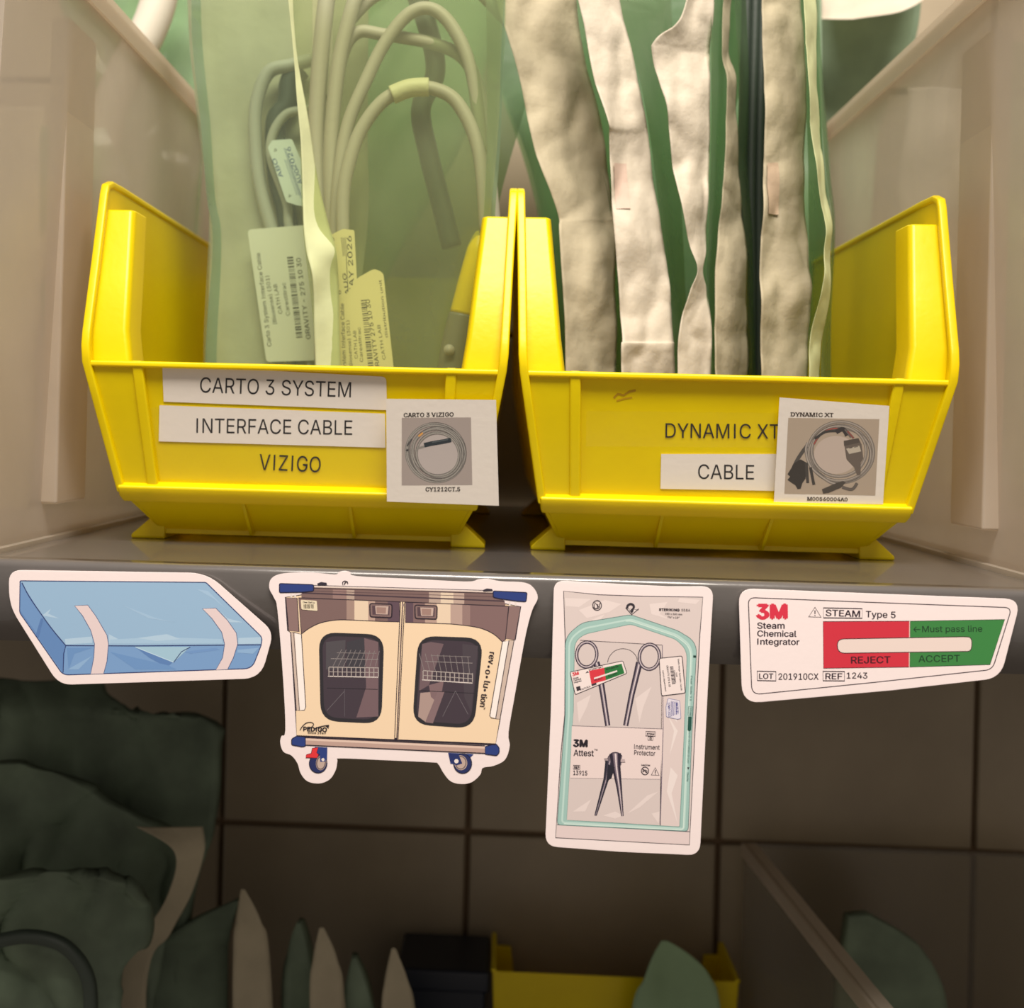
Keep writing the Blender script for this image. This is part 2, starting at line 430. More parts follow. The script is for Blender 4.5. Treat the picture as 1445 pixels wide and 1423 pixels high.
    m.loft([[(-h, y, z), (h, y, z), (h, y + 0.003, z + 0.001), (-h, y + 0.003, z + 0.001)] for z, y, h in ((0.0245, 0.0262, 0.0895), (0.014, 0.043, 0.0845), (0.0045, 0.056, 0.080))])
    bevel(fixn(m.build('skirt', YEL, root)), 0.0006)
    for gx in (-0.030, 0.026):
        m = MB(); m.add([(gx - 0.0008, 0.0262, 0.0243), (gx - 0.0008, 0.0575, 0.0045), (gx - 0.0008, 0.050, 0.0035), (gx + 0.0008, 0.0262, 0.0243), (gx + 0.0008, 0.0575, 0.0045), (gx + 0.0008, 0.050, 0.0035)],
                        [(0, 1, 2), (3, 5, 4), (0, 3, 4, 1), (1, 4, 5, 2), (2, 5, 3, 0)]); m.build('gusset', YEL, root)
    m = MB(); m.loft([[(-h, 0.054, z), (h, 0.054, z), (h, 0.352, z), (-h, 0.352, z)] for z, h in ((0.003, 0.0795), (0.0055, 0.0805))]); m.build('base', YEL, root)
    m = MB(); m.loft([[(-hw(z) + 0.001, D - 0.002 - 0.02 * (1 - z / 0.1885), z), (hw(z) - 0.001, D - 0.002 - 0.02 * (1 - z / 0.1885), z), (hw(z) - 0.001, D - 0.02 * (1 - z / 0.1885), z), (-hw(z) + 0.001, D - 0.02 * (1 - z / 0.1885), z)] for z in lv])
    fixn(m.build('back_wall', YEL, root))
    for s in (-1, 1):
        for yy in (0.052, 0.300):
            m = MB(); a = [(s * 0.078, yy, 0.0), (s * 0.0965, yy, 0.0), (s * 0.0965, yy + 0.022, 0.0), (s * 0.078, yy + 0.03, 0.0)]
            b = [(s * 0.078, yy + 0.002, 0.013), (s * 0.0845, yy + 0.002, 0.013), (s * 0.0845, yy + 0.018, 0.013), (s * 0.078, yy + 0.028, 0.013)]
            c = [(s * 0.078, yy, 0.002), (s * 0.0965, yy, 0.002), (s * 0.0965, yy + 0.022, 0.002), (s * 0.078, yy + 0.03, 0.002)]
            m.loft([a, c, b]); bevel(fixn(m.build('foot', YEL, root)), 0.0008)
    return root
BL = (-0.1036, 0.545, ZS); BR = (0.1140, 0.545, ZS)
binL = make_bin(BL, 'yellow plastic bin labelled INTERFACE CABLE, left of the two on the shelf', 'yellow bins on the shelf')
binR = make_bin(BR, 'yellow plastic bin labelled DYNAMIC XT CABLE, right of the two on the shelf', 'yellow bins on the shelf')
SL = 0.023 / 0.066
NRM = Vector((0, -1, -SL)).normalized()
def bin_map(base, extra=0.0):
    """print on the sloped front panel (plane through its top and bottom edges)"""
    p0 = Vector((0, 0.545 + 0.0028, 0.030)) + NRM * extra
    def fn(px, py, out):
        d = ray(px, py); p = p0 + NRM * out
        t = p.dot(NRM) / d.dot(NRM); return d * t - Vector(base)
    return fn
def slab(fn, pts, name, m, parent, th=0.00018, out=0.0, label=None):
    """paper or card piece with real thickness, front face at out + th"""
    b = MB(); n = len(pts); t = tessellate_polygon([[Vector((p[0], p[1], 0)) for p in pts]])
    fr = [fn(p[0], p[1], out + th) for p in pts]; bk = [fn(p[0], p[1], out) for p in pts]
    b.add(fr + bk, [tuple(x) for x in t] + [tuple(n + i for i in x[::-1]) for x in t] + [(i, (i + 1) % n, n + (i + 1) % n, n + i) for i in range(n)])
    o = fixn(b.build(name, m, parent))
    if label: o['label'] = label
    return o
fL = bin_map(BL); INK = (46, 44, 46)
# --- left bin labels
slab(fL, [(207, 575), (560, 590), (548, 700), (209, 684)], 'clear_tape', TAPE, binL, 0.00008, 0.0001)
l1 = slab(fL, rpoly([(229, 515), (545, 532), (546, 579), (231, 567)], [2, 7, 0, 0]), 'label_strip', LABEL, binL, 0.00025, 0.00025, 'white strip printed with the first line')
a = Art(fL, l1, 0.00056); a.part('lettering'); a.text('CARTO 3 SYSTEM', 282, 554, 495, 561, 21.5, INK, -0.004); a.flush()
l2 = slab(fL, rpoly([(225, 572), (543, 584), (544, 632), (224, 623)], [2, 0, 0, 0]), 'label_strip', LABEL, binL, 0.00025, 0.00025, 'white strip printed with the second line')
a = Art(fL, l2, 0.00056); a.part('lettering'); a.text('INTERFACE CABLE', 277, 611, 497, 614, 20.5, INK, -0.004); a.flush()
a = Art(fL, binL, 0.00035); a.part('lettering'); a.text('VIZIGO', 365.5, 663, 452, 667, 22, INK, -0.002); a.flush()
# card with cable picture, taped over the rib and bending off the edge
def card_map(base, x_bend, extra, curl):
    f0 = bin_map(base, extra)
    def fn(px, py, out):
        c = max(0.0, (px - x_bend) / 60.0); return f0(px, py, out - curl * c * c)
    return fn
def card(fn, quad, parent, name='photo_card'):
    (x0, y0), (x1, y1), (x2, y2), (x3, y3) = quad; NU, NV = 20, 10
    b = MB(); vs = []
    for out in (0.0002, 0.0):
        for j in range(NV + 1):
            for i in range(NU + 1):
                u, v = i / NU, j / NV
                vs.append(fn((x0 * (1 - u) + x1 * u) * (1 - v) + (x3 * (1 - u) + x2 * u) * v, (y0 * (1 - u) + y1 * u) * (1 - v) + (y3 * (1 - u) + y2 * u) * v, out))
    n = (NU + 1) * (NV + 1); fs = []
    for o_ in (0, n):
        for j in range(NV):
            for i in range(NU):
                k = o_ + j * (NU + 1) + i; q = (k, k + 1, k + NU + 2, k + NU + 1); fs.append(q if o_ else q[::-1])
    ed = [i for i in range(NU + 1)] + [(j + 1) * (NU + 1) - 1 for j in range(1, NV + 1)] + [NV * (NU + 1) + i for i in range(NU - 1, -1, -1)] + [j * (NU + 1) for j in range(NV - 1, 0, -1)]
    for q in range(len(ed)): c_, d_ = ed[q], ed[(q + 1) % len(ed)]; fs.append((c_, d_, n + d_, n + c_))
    b.add(vs, fs, 0, False); return b.build(name, LABEL, parent)
fc = card_map(BL, 690, 0.0068, -0.003)
c1 = card(fc, [(545, 563), (700, 564.5), (704, 714), (546, 708)], binL)
a = Art(fc, c1, 0.00025); a.frame(540, 550, 8.028)
def grid_rect(a, p0, p1, p2, p3, c):
    a.step(); N_ = 12
    for i in range(N_):
        u, v = i / N_, (i + 1) / N_
        l = lambda p, q, t: (p[0] * (1 - t) + q[0] * t, p[1] * (1 - t) + q[1] * t)
        a.cur.add([a.P(l(p0, p1, u)), a.P(l(p0, p1, v)), a.P(l(p3, p2, v)), a.P(l(p3, p2, u))], [(0, 1, 2, 3)], a.mi(c))
a.part('cable_picture'); grid_rect(a, (217, 320), (1000, 315), (1015, 1080), (215, 1085), (176, 164, 158))
a.poly(a.circ(630, 745, 240, 235), (196, 186, 182))
rnd = random.Random(3)
for k in range(9):
    r = 340 - 12 * k; cx, cy = 605 + rnd.uniform(-22, 22) + k * 3, 725 + rnd.uniform(-18, 18)
    if k == 0: cx, cy = 602, 715
    e = a.circ(cx, cy, r + rnd.uniform(-4, 8), r * 0.97, 48, rnd.uniform(0, 1))
    a.line(e, 25, (88, 84, 82), True); a.line(e, 19, (132, 128, 124) if k % 2 else (150, 146, 140), True); a.line([(p[0] - 2, p[1] - 3) for p in e], 6, (182, 178, 170), True)
a.line([(370, 700), (400, 665), (470, 645)], 24, (150, 146, 140)); a.line([(470, 630), (560, 610), (680, 590), (775, 570)], 52, (52, 60, 66)); a.line([(560, 598), (740, 566)], 10, (96, 104, 108))
a.line([(405, 530), (455, 490)], 22, (226, 168, 96)); a.line([(275, 640), (330, 560)], 18, (90, 88, 88)); a.line([(265, 692), (292, 684)], 22, (66, 64, 66))
a.part('lettering'); a.text('CARTO 3 VIZIGO', 240, 310, 803, 302, 44, (48, 42, 40), 0.022, serif=True); a.text('CY1212CT.5', 487, 1152, 876, 1150, 44, (48, 42, 40), 0.022, serif=True); a.flush()
# --- right bin labels
fR = bin_map(BR)
slab(fR, [(828, 580), (1100, 583), (1100, 632), (827, 630)], 'clear_tape', TAPE, binR, 0.00008, 0.0001)
l3 = slab(fR, [(933, 641), (1096, 641), (1096, 693), (932, 690)], 'label_strip', LABEL, binR, 0.00025, 0.00025)
a = Art(fR, l3, 0.00056); a.part('lettering'); a.text('CABLE', 985, 676, 1064, 677, 20.5, INK, -0.002); a.flush()
a = Art(fR, binR, 0.00035); a.part('lettering'); a.text('DYNAMIC XT', 939, 618, 1100, 619.5, 20.5, INK, -0.002); a.flush()
fc = card_map(BR, 1200, 0.0034, 0.0)
c2 = card(fc, [(1100, 561), (1255, 573), (1246, 712), (1092, 709)], binR)
a = Art(fc, c2, 0.00025); a.frame(1090, 550, 8.028)
a.part('cable_picture'); grid_rect(a, (180, 320), (1212, 335), (1165, 1200), (135, 1180), (184, 168, 150))
a.poly(a.circ(720, 740, 250, 215), (202, 186, 174))
def cab(pts, wd, c, hi=None, k=6):
    p = catmull(pts, k); a.line(p, wd + 8, (84, 80, 76)); a.line(p, wd, c)
    if hi: a.line([(q[0] - wd * 0.15, q[1] - wd * 0.15) for q in p], wd * 0.3, hi)
for k, (cx, cy, rx, ry) in enumerate([(775, 710, 372, 345), (770, 725, 340, 318), (765, 735, 352, 300), (755, 700, 308, 285)]):
    e = a.circ(cx, cy, rx, ry, 48); a.line(e, 34, (90, 86, 82), True); a.line(e, 26, (146, 138, 130), True); a.line([(p[0] - 4, p[1] - 4) for p in e], 8, (184, 174, 164), True)
cab([(470, 620), (520, 540), (600, 470), (700, 440), (780, 450)], 14, (170, 92, 84)); cab([(480, 560), (600, 480), (740, 470)], 22, (70, 68, 66))
cab([(390, 640), (330, 720), (280, 800), (240, 880)], 34, (90, 86, 82)); cab([(400, 600), (380, 700), (440, 880), (620, 1030), (720, 1070)], 24, (156, 148, 140), (190, 180, 170))
a.poly([(170, 960), (250, 830), (320, 790), (390, 830), (375, 1010), (340, 1060), (320, 1125), (285, 1130), (260, 1085), (170, 1025), (200, 985)], (66, 62, 58))
cab([(385, 830), (400, 1060)], 26, (78, 74, 70)); cab([(430, 880), (470, 1080)], 26, (74, 70, 66)); cab([(720, 480), (800, 450), (850, 520)], 46, (66, 62, 62)); cab([(820, 450), (890, 540)], 14, (120, 110, 104)); cab([(850, 470), (920, 550)], 12, (160, 86, 80))
a.poly([(808, 580), (975, 550), (1010, 620), (1030, 780), (1000, 830), (1000, 960), (960, 975), (925, 880), (840, 790)], (112, 102, 94)); a.poly([(808, 580), (975, 550), (992, 600), (812, 640)], (92, 84, 78))
a.poly([(835, 670), (985, 635), (1005, 700), (870, 730)], (198, 188, 172)); a.line([(870, 665), (905, 658)], 7, (80, 74, 70)); a.line([(925, 655), (970, 645)], 7, (80, 74, 70))
a.poly([(560, 1130), (720, 1060), (800, 1035), (830, 1050), (780, 1110), (640, 1170), (575, 1180)], (84, 78, 72)); cab([(790, 1105), (900, 1130), (960, 1060)], 26, (110, 102, 96))
a.part('lettering'); a.text('DYNAMIC XT', 205, 300, 690, 308, 42, (60, 50, 44), 0.022, serif=True); a.text('M00560004A0', 393, 1256, 850, 1264, 38, (60, 50, 44), 0.022, serif=True); a.flush()
a = Art(fR, binR, 0.0002); a.part('smudge'); a.line([(866, 562), (872, 556), (880, 558), (888, 553), (897, 551)], 3.0, (196, 150, 10)); a.line([(870, 566), (880, 563), (892, 561)], 2.2, (206, 162, 10)); a.flush()

# ================================================================== CLEAR BINS at the sides
def clear_bin(x_in, side, y0, label):
    """cloudy bin standing beside a yellow one; x_in is its wall next to the yellow bin, side = direction of its body"""
    root = empty('clear_bin', (x_in + side * 0.13, y0, ZS), label, 'bin', 'clear bins at both ends of the shelf')
    wd, H, D = 0.26, 0.296, 0.955 - y0; X = lambda d: side * (d - 0.13)
    flare = lambda z: -0.012 * z / H
    for d0, nm in ((0, 1), (wd, -1)):
        m = MB(); R = []
        for z in (0.0, 0.01, 0.15, 0.27, H):
            dd = d0 + nm * flare(z) ; yb = 0.0
            R.append([(X(dd), yb, z), (X(dd), D, z), (X(dd + nm * 0.0022), D, z), (X(dd + nm * 0.0022), yb, z)])
        m.loft(R); fixn(m.build('side_wall', CLEAR, root))
        m = MB(); z = H; dd = d0 + nm * flare(z)
        m.loft([[(X(dd - nm * 0.004), y, H - 0.013), (X(dd - nm * 0.004), y, H), (X(dd + nm * 0.010), y, H), (X(dd + nm * 0.010), y, H - 0.003), (X(dd - nm * 0.002), y, H - 0.003), (X(dd - nm * 0.002), y, H - 0.013)] for y in (0.0, D)])
        fixn(m.build('rim', CLEAR_EDGE, root))
        m = MB(); m.box(*sorted((X(dd + nm * 0.0125), X(dd + nm * 0.003))), 0.075, 0.115, 0.02, H - 0.025)
        bevel(m.build('corner_post', CLEAR_EDGE, root), 0.0015)
        m = MB(); m.box(*sorted((X(d0 - nm * 0.004), X(d0 + nm * 0.012))), 0.0, D, 0.0, 0.0025); m.build('base_flange', CLEAR_EDGE, root)
    m = MB(); m.box(*sorted((X(0.002), X(wd - 0.002))), 0.004, D, 0.0028, 0.005); m.build('base', CLEAR, root)
    m = MB(); m.box(*sorted((X(0.002), X(wd - 0.002))), D - 0.003, D, 0.0, H); m.build('back_wall', CLEAR, root)
    m = MB(); m.box(*sorted((X(0.002), X(wd - 0.002))), 0.0, 0.003, 0.0, 0.12); m.build('front_panel', CLEAR, root)
    return root
clear_bin(0.249, 1, 0.486, 'tall cloudy clear bin at the right end, beside the DYNAMIC XT bin')
clear_bin(-0.236, -1, 0.486, 'tall cloudy clear bin at the left end, beside the INTERFACE CABLE bin')

# ================================================================== POUCHES
def sheet(rows, nu=14, nv=40, amp=0.0015, sc=30, seed=0, fold=0.0, bulge=0.0, crumple=0.0):
    """rows (y, xl, xr, Yl, Yr) on the photograph with real depths -> wrinkled grid"""
    nr = len(rows); cm = catmull(rows, 12); ys = []
    out = []
    for j in range(nv + 1):
        t = j / nv * (len(cm) - 1); i = min(int(t), len(cm) - 2); fr = t - i
        r = [a_ * (1 - fr) + b_ * fr for a_, b_ in zip(cm[i], cm[i + 1])]
        row = []
        for k in range(nu + 1):
            u = k / nu; x = r[1] * (1 - u) + r[2] * u; Y = r[3] * (1 - u) + r[4] * u
            p = W(x, r[0], Y); q = Vector((p.x * sc, p.z * sc * 0.6, seed * 3.7))
            nz = noise.noise(q) + 0.5 * noise.noise(q * 2.3); rg = 1 - abs(noise.noise(q * 1.4 + Vector((5, 1, seed)))) * 2
            p.y += amp * nz + fold * rg - bulge * math.sin(math.pi * u)
            if crumple: vd = noise.voronoi(q * 0.9 + Vector((nz * .5, nz * .3, 0)))[0]; p.y += crumple * (vd[0] - 0.35) * 1.3 + crumple * .4 * (noise.voronoi(q * 2.3)[0][0] - .35)
            p.x += amp * 0.6 * noise.noise(q + Vector((9, 9, 9)))
            row.append(p)
        out.append(row)
    return out
def sheet_obj(name, g, m, parent, th=0.0002, base=Vector((0, 0, 0))):
    b = MB(); nv, nu = len(g), len(g[0]); vs = [p - base for r in g for p in r]
    b.add(vs, [(j * nu + i, j * nu + i + 1, (j + 1) * nu + i + 1, (j + 1) * nu + i) for j in range(nv - 1) for i in range(nu - 1)], 0, True)
    o = b.build(name, m, parent)
    if m.name.startswith('dull_green'): th = .009
    if m.name not in FILMS and not m.name.startswith('faded'): s = o.modifiers.new('s', 'SOLIDIFY'); s.thickness = th; s.offset = 0
    return o
def pouch(label, sheets, group=None, cat='pouch', base=None):
    r = sheets[0][1][-1]; b = Vector(base) if base else W((r[1] + r[2]) / 2, r[0], r[3])
    root = empty('sterile_pouch', b, label, cat, group)
    for i, s in enumerate(sheets):
        kw = dict(s[3]) if len(s) > 3 else {}
        kw.setdefault('seed', hash_ := (len(label) * 7 + i * 13) % 97)
        sheet_obj(s[0], sheet(s[1], **kw), s[2], root, base=b)
    return root, b
FLO = 0.0  # pouch bottoms stand on the bin floor: y about 735 at these depths
G1 = 'pouches with cables in the left yellow bin'
# rear-left pouch: paper behind, film in front
pA, bA = pouch('green film pouch at the left edge of the INTERFACE CABLE bin, label PRINTED side up', [
    ('paper_side', [(-80, 262, 520, .665, .66), (60, 268, 520, .665, .66), (200, 285, 520, .662, .66), (300, 296, 520, .66, .655), (500, 292, 500, .655, .65), (738, 290, 490, .65, .648)], PAPER_A, dict(amp=.0014, sc=26)),
    ('film_side', [(-80, 262, 440, .648, .64), (60, 268, 440, .645, .638), (200, 285, 440, .640, .634), (300, 296, 436, .636, .63), (500, 288, 446, .632, .626), (738, 290, 450, .630, .626)], FILM, dict(amp=.0022, sc=30)),
    ('side_seal', [(-80, 268, 282, .646, .646), (60, 272, 286, .643, .643), (180, 284, 297, .638, .638), (280, 292, 304, .635, .635), (340, 300, 312, .633, .633), (500, 290, 306, .630, .630), (738, 291, 306, .628, .628)], FILM_D, dict(amp=.0015, sc=30, nu=3))], G1)
pA['label'] = 'pouch at the left edge of the INTERFACE CABLE bin, film tinted green, white label inside'
# front pouch: clear film over looped cables with a curled paper edge on the left
pB, bB = pouch('large clear green pouch of looped cables in the INTERFACE CABLE bin, curled paper edge', [
    ('film_front', [(-80, 400, 716, .598, .60), (60, 415, 708, .598, .60), (200, 424, 702, .596, .60), (330, 430, 690, .594, .60), (500, 444, 668, .592, .60), (650, 448, 664, .592, .60)], FILM_G, dict(amp=.0022, sc=24, bulge=.006)),
    ('film_back', [(-80, 470, 716, .640, .612), (60, 470, 712, .640, .612), (200, 474, 700, .638, .612), (330, 478, 690, .636, .612), (520, 480, 668, .636, .612), (650, 482, 664, .63, .612)], FILM, dict(amp=.002, sc=24)),
    ('side_seal', [(-80, 686, 716, .601, .603), (60, 688, 712, .601, .603), (200, 686, 705, .601, .603), (300, 682, 698, .601, .603), (420, 676, 690, .601, .603)], FILM_D, dict(amp=.002, sc=24, nu=4)),
    ('paper_edge', [(-80, 396, 408, .590, .592), (60, 413, 417, .590, .592), (150, 420, 432, .589, .592), (240, 426, 446, .588, .594), (310, 428, 462, .588, .596), (352, 432, 474, .587, .592), (388, 440, 477, .584, .596), (440, 443, 478, .587, .592), (520, 445, 480, .588, .592), (640, 446, 480, .588, .592)], PAPER_Y, dict(amp=.0013, sc=45, nu=8, nv=60))], G1)
def cable(pts, r, m, Y, label, group=None, cat='cable', name='cable', floor=True):
    P3 = []
    pp = catmull([(p[0], p[1], p[2] if len(p) > 2 else Y) for p in pts], 8)
    P3 = [W(p[0], p[1], p[2]) for p in pp]
    b = P3[-1].copy(); mb = MB(); mb.tube([p - b for p in P3], r, 12)
    o = mb.build(name, m, None, b); tag(o, label, cat, group); return o
Z = lambda pts: [(p[0] / 1.953, p[1] / 1.953) + tuple(p[2:]) for p in pts]
GC = 'cables inside the left bin pouches'
cable(Z([(860, 165), (805, 180), (740, 200), (706, 290), (704, 400), (718, 520), (750, 640), (790, 780), (800, 1200)]), .0040, CABLE, .650, 'grey cable curving down behind the white label in the leftmost pouch', GC)
cable(Z([(900, 260), (850, 300), (790, 315), (752, 370), (748, 440), (790, 560), (800, 640), (860, 800), (840, 1200)]), .0028, CABLE, .648, 'thin grey cable bending above the small blue-printed label in the leftmost pouch', GC)
cable(Z([(830, 190), (800, 225), (790, 290), (760, 340), (765, 480), (790, 590), (812, 760)]), .0062, CABLE_D, .655, 'dark cable plug beside the small blue-printed label in the leftmost pouch', GC, 'plug', 'cable_plug')
cable(Z([(920, -120), (900, 0), (880, 200), (872, 400), (885, 600), (890, 800), (890, 1200)]), .0050, CABLE, .628, 'thick grey cable running straight down beside the curled paper edge', GC)
cable(Z([(1010, -100), (960, 60), (930, 200), (912, 400), (915, 600), (930, 850), (930, 1200)]), .0042, CABLE, .622, 'second upright grey cable right of the curled paper edge', GC)
cable(Z([(1330, 420), (1300, 200), (1250, 80), (1190, 25), (1125, 40), (1060, 120), (1010, 220), (960, 340), (935, 480), (925, 640), (930, 800)]), .0037, CABLE, .618, 'grey cable forming the tallest loop in the clear green pouch', GC)
cable(Z([(1370, 700), (1350, 480), (1322, 260), (1280, 165), (1200, 122), (1060, 96), (985, 90), (945, 150), (925, 280), (905, 460), (905, 700)]), .0036, CABLE, .627, 'grey cable forming the wide flat loop in the clear green pouch', GC)
cable(Z([(1340, 640), (1320, 420), (1265, 290), (1200, 246), (1130, 246), (1060, 275), (1000, 350), (965, 440), (945, 560), (950, 800)]), .0038, CABLE, .612, 'grey cable loop with the pale ribbed sleeve, lowest loop in the pouch', GC)
cable(Z([(1400, 60), (1300, -40), (1230, -60), (1050, -20), (960, 60)]), .0036, CABLE, .630, 'grey cable loop cut by the top of the frame', GC)
cable(Z([(1080, 262), (1130, 243), (1182, 240)]), .0052, mat('pale_sleeve', (206, 208, 170), .5, .3, 300), .611, 'pale ribbed sleeve on the lowest cable loop', None, 'sleeve', 'cable_sleeve')
cable(Z([(1130, -60), (1180, 80), (1200, 200), (1160, 300), (1180, 420), (1210, 540), (1245, 680)]), .0058, CABLE_D, .634, 'dark green shaded cable plug hanging in the middle of the clear pouch', GC, 'plug', 'cable_plug')
# round connector: yellow sleeve + grey body + button
cn = empty('cable_connector', W(625, 520, .612), 'grey and yellow cable connector standing in the clear pouch by the bin corner', 'connector')
for nm, pts, r, m in (('yellow_sleeve', [(1330, 640), (1320, 690), (1295, 790), (1275, 868)], [.0036, .0070, .0074, .0074], YEL), ('connector_body', [(1275, 868), (1262, 930), (1250, 1000), (1245, 1100)], [.0078, .0084, .0086, .0086], mat('connector_grey', (120, 122, 104), .45)), ('button', [(1238, 965), (1237, 966)], .003, CABLE)):
    P3 = [W(x / 1.953, y / 1.953, .618 if nm != 'button' else .6085) for x, y in pts]
    if nm == 'button': P3 = [P3[0], P3[0] + Vector((0, -.002, 0))]
    else: P3 = [Vector(p) for p in catmull([tuple(p) for p in P3], 6)]; r = [r[min(3, int(i / 6))] * (1 - (i % 6) / 6) + r[min(3, int(i / 6) + 1)] * (i % 6) / 6 for i in range(len(P3))]
    mb = MB(); mb.tube([p - cn.location for p in P3], r, 16); mb.build(nm, m, cn)
# printed labels inside the pouches
def flat(Yp, base, tilt=0):
    return lambda px, py, out: W(px, py, Yp - out) - Vector(base)
DK = (70, 66, 58); BLU = (70, 92, 140)
fA = flat(.644, bA)
lA = slab(fA, rpoly([(349, 324), (428, 318), (470, 320), (470, 508), (376, 511)], [7, 0, 0, 4, 5]), 'address_label', mat('label_grey_white', (226, 222, 206), .5), pA, .0002)
a = Art(fA, lA, .00025); a.part('lettering'); a.frame(340, 180, 4.186)
def lines(a, L):
    for t, x0, y0, x1, y1, h, c, b in L: a.text(t, x0, y0, x1, y1, h, c, b)
lines(a, [('Carto 3 System Interface Cable', 180, 1292, 112, 740, 24, DK, .01), ('(Biosense) (301)', 212, 1160, 165, 875, 22, DK, .01), ('CATH LAB', 245, 1098, 212, 925, 22, DK, .01), ('Carestitrac', 290, 1110, 262, 915, 22, DK, .01), ('GRAVITY - 275 10 30', 412, 1248, 352, 770, 26, DK, .02), ('GRAVITY - 275 10 30', 500, 1248, 440, 770, 26, DK, .02)])
rb = random.Random(5)
y = 765
while y < 1240:
    h = rb.choice([4, 7, 11]); t = (y - 765) / 475; x = 272 + t * 55; a.poly([(x, y), (x + 36, y - 3), (x + 37, y + h - 3), (x + 1, y + h)], DK, False); y += h + rb.choice([4, 6, 9])
a.flush()
fA2 = flat(.640, bA)
lA2 = slab(fA2, rpoly([(378, 208), (384, 198), (412, 196), (429, 236), (434, 292), (420, 290), (404, 285)], [2, 2, 3, 3, 2, 2, 3]), 'date_label', mat('label_blue_white', (214, 220, 214), .5), pA, .0002)
a = Art(fA2, lA2, .00025); a.part('lettering'); a.frame(340, 180, 4.186)
lines(a, [('ABO', 250, 290, 205, 180, 24, BLU, .02), ('2026', 330, 240, 290, 112, 26, BLU, .02), ('AUG', 365, 330, 335, 240, 24, BLU, .02)])
for k in range(5): a.line([(250 + k * 4, 120 + k * 1), (350 + k * 4, 420 - k * 2)], 3.0, BLU, step=False) if k % 2 else a.line([(258 + k * 5, 190), (330 + k * 5, 400)], 2.5, BLU, step=False)
a.text('6', 215, 130, 200, 122, 20, DK, .01); a.text('A', 300, 400, 285, 392, 20, DK, .01); a.flush()
fB = flat(.606, bB)
lB1 = slab(fB, rpoly([(466, 332), (484, 323), (500, 325), (506, 440), (478, 440)], [3, 3, 3, 0, 0]), 'date_label', mat('label_yellow_white', (222, 216, 160), .5), pB, .0002)
a = Art(fB, lB1, .00025); a.part('lettering'); a.frame(340, 180, 4.186)
lines(a, [('MAY 2026', 672, 1000, 652, 640, 28, DK, .015), ('AUG', 640, 990, 620, 860, 22, DK, .015), ('0', 552, 672, 550, 650, 20, DK, .01), ('6', 592, 985, 590, 962, 20, DK, .01)])
for k in range(4): a.line([(592 + k * 8, 650), (604 + k * 8, 760)], 3, DK, step=False)
a.line([(622, 760), (634, 1000)], 4, DK, step=False); a.flush()
fB2 = flat(.604, bB)
lB2 = slab(fB2, rpoly([(477, 432), (505, 392), (528, 379), (541, 385), (556, 525), (552, 640), (478, 640)], [3, 3, 6, 6, 0, 0, 0]), 'address_label', mat('label_yellow_white2', (220, 212, 156), .5), pB, .0002)
a = Art(fB2, lB2, .00025); a.part('lettering'); a.frame(340, 180, 4.186)
lines(a, [('System Interface Cable', 622, 1440, 608, 1040, 22, DK, .01), ('(Biosense) (301)', 660, 1420, 640, 1140, 18, DK, .01), ('CATH LAB', 690, 1365, 680, 1200, 18, DK, .01), ('Carestitrac', 722, 1385, 705, 1180, 18, DK, .01), ('GRAVITY 275 10 30', 822, 1440, 760, 1015, 24, DK, .02), ('CATH LAB', 855, 1370, 822, 1165, 18, DK, .01), ('distribution unit', 868, 1240, 830, 900, 16, DK, .01)])
y = 1020
while y < 1430:
    h = rb.choice([4, 7, 11]); t = (y - 1020) / 410; x = 708 + t * 45; a.poly([(x, y), (x + 32, y - 3), (x + 33, y + h - 3), (x + 1, y + h)], DK, False); y += h + rb.choice([4, 6, 9])
a.flush()

# right bin: a row of pouches standing on edge
G2 = 'pouches standing on edge in the right yellow bin'
def edge_pouch(label, paper, filmr, pm=PAPER, fm=FILM_D, amp=.0022, sc=38):
    return pouch(label, [('paper_side', paper, pm, dict(amp=amp, sc=sc, nu=18, nv=150, fold=.002, crumple=.0080)), ('film_side', filmr, fm, dict(amp=.002, sc=26, nu=8, nv=40))], G2)
edge_pouch('crumpled pouch leftmost in the DYNAMIC XT bin, paper side creased',
    [(-70, 690, 800, .62, .65), (0, 702, 815, .62, .65), (90, 728, 828, .62, .65), (180, 748, 850, .618, .65), (240, 765, 858, .615, .65), (300, 790, 868, .612, .64), (320, 792, 872, .61, .64), (400, 795, 868, .608, .63), (470, 797, 872, .606, .63), (560, 798, 872, .606, .63), (738, 800, 868, .606, .63)],
    [(-70, 770, 850, .655, .72), (0, 790, 850, .655, .72), (200, 838, 870, .655, .72), (300, 862, 882, .645, .7), (500, 868, 886, .635, .68), (738, 868, 884, .635, .68)])
edge_pouch('white paper pouch with a faint red mark, second from left in the DYNAMIC XT bin',
    [(-70, 800, 860, .602, .62), (20, 824, 880, .602, .62), (100, 838, 900, .602, .62), (170, 860, 914, .600, .62), (200, 862, 918, .604, .62), (300, 868, 930, .600, .62), (400, 874, 944, .6, .62), (475, 878, 952, .6, .618), (490, 876, 954, .597, .615), (560, 877, 955, .6, .618), (738, 878, 955, .6, .618)],
    [(-70, 850, 940, .625, .70), (40, 880, 948, .625, .70), (120, 905, 950, .625, .70), (250, 925, 960, .625, .69), (400, 945, 968, .625, .68), (520, 955, 972, .62, .67), (738, 955, 970, .62, .67)], PAPER_W)
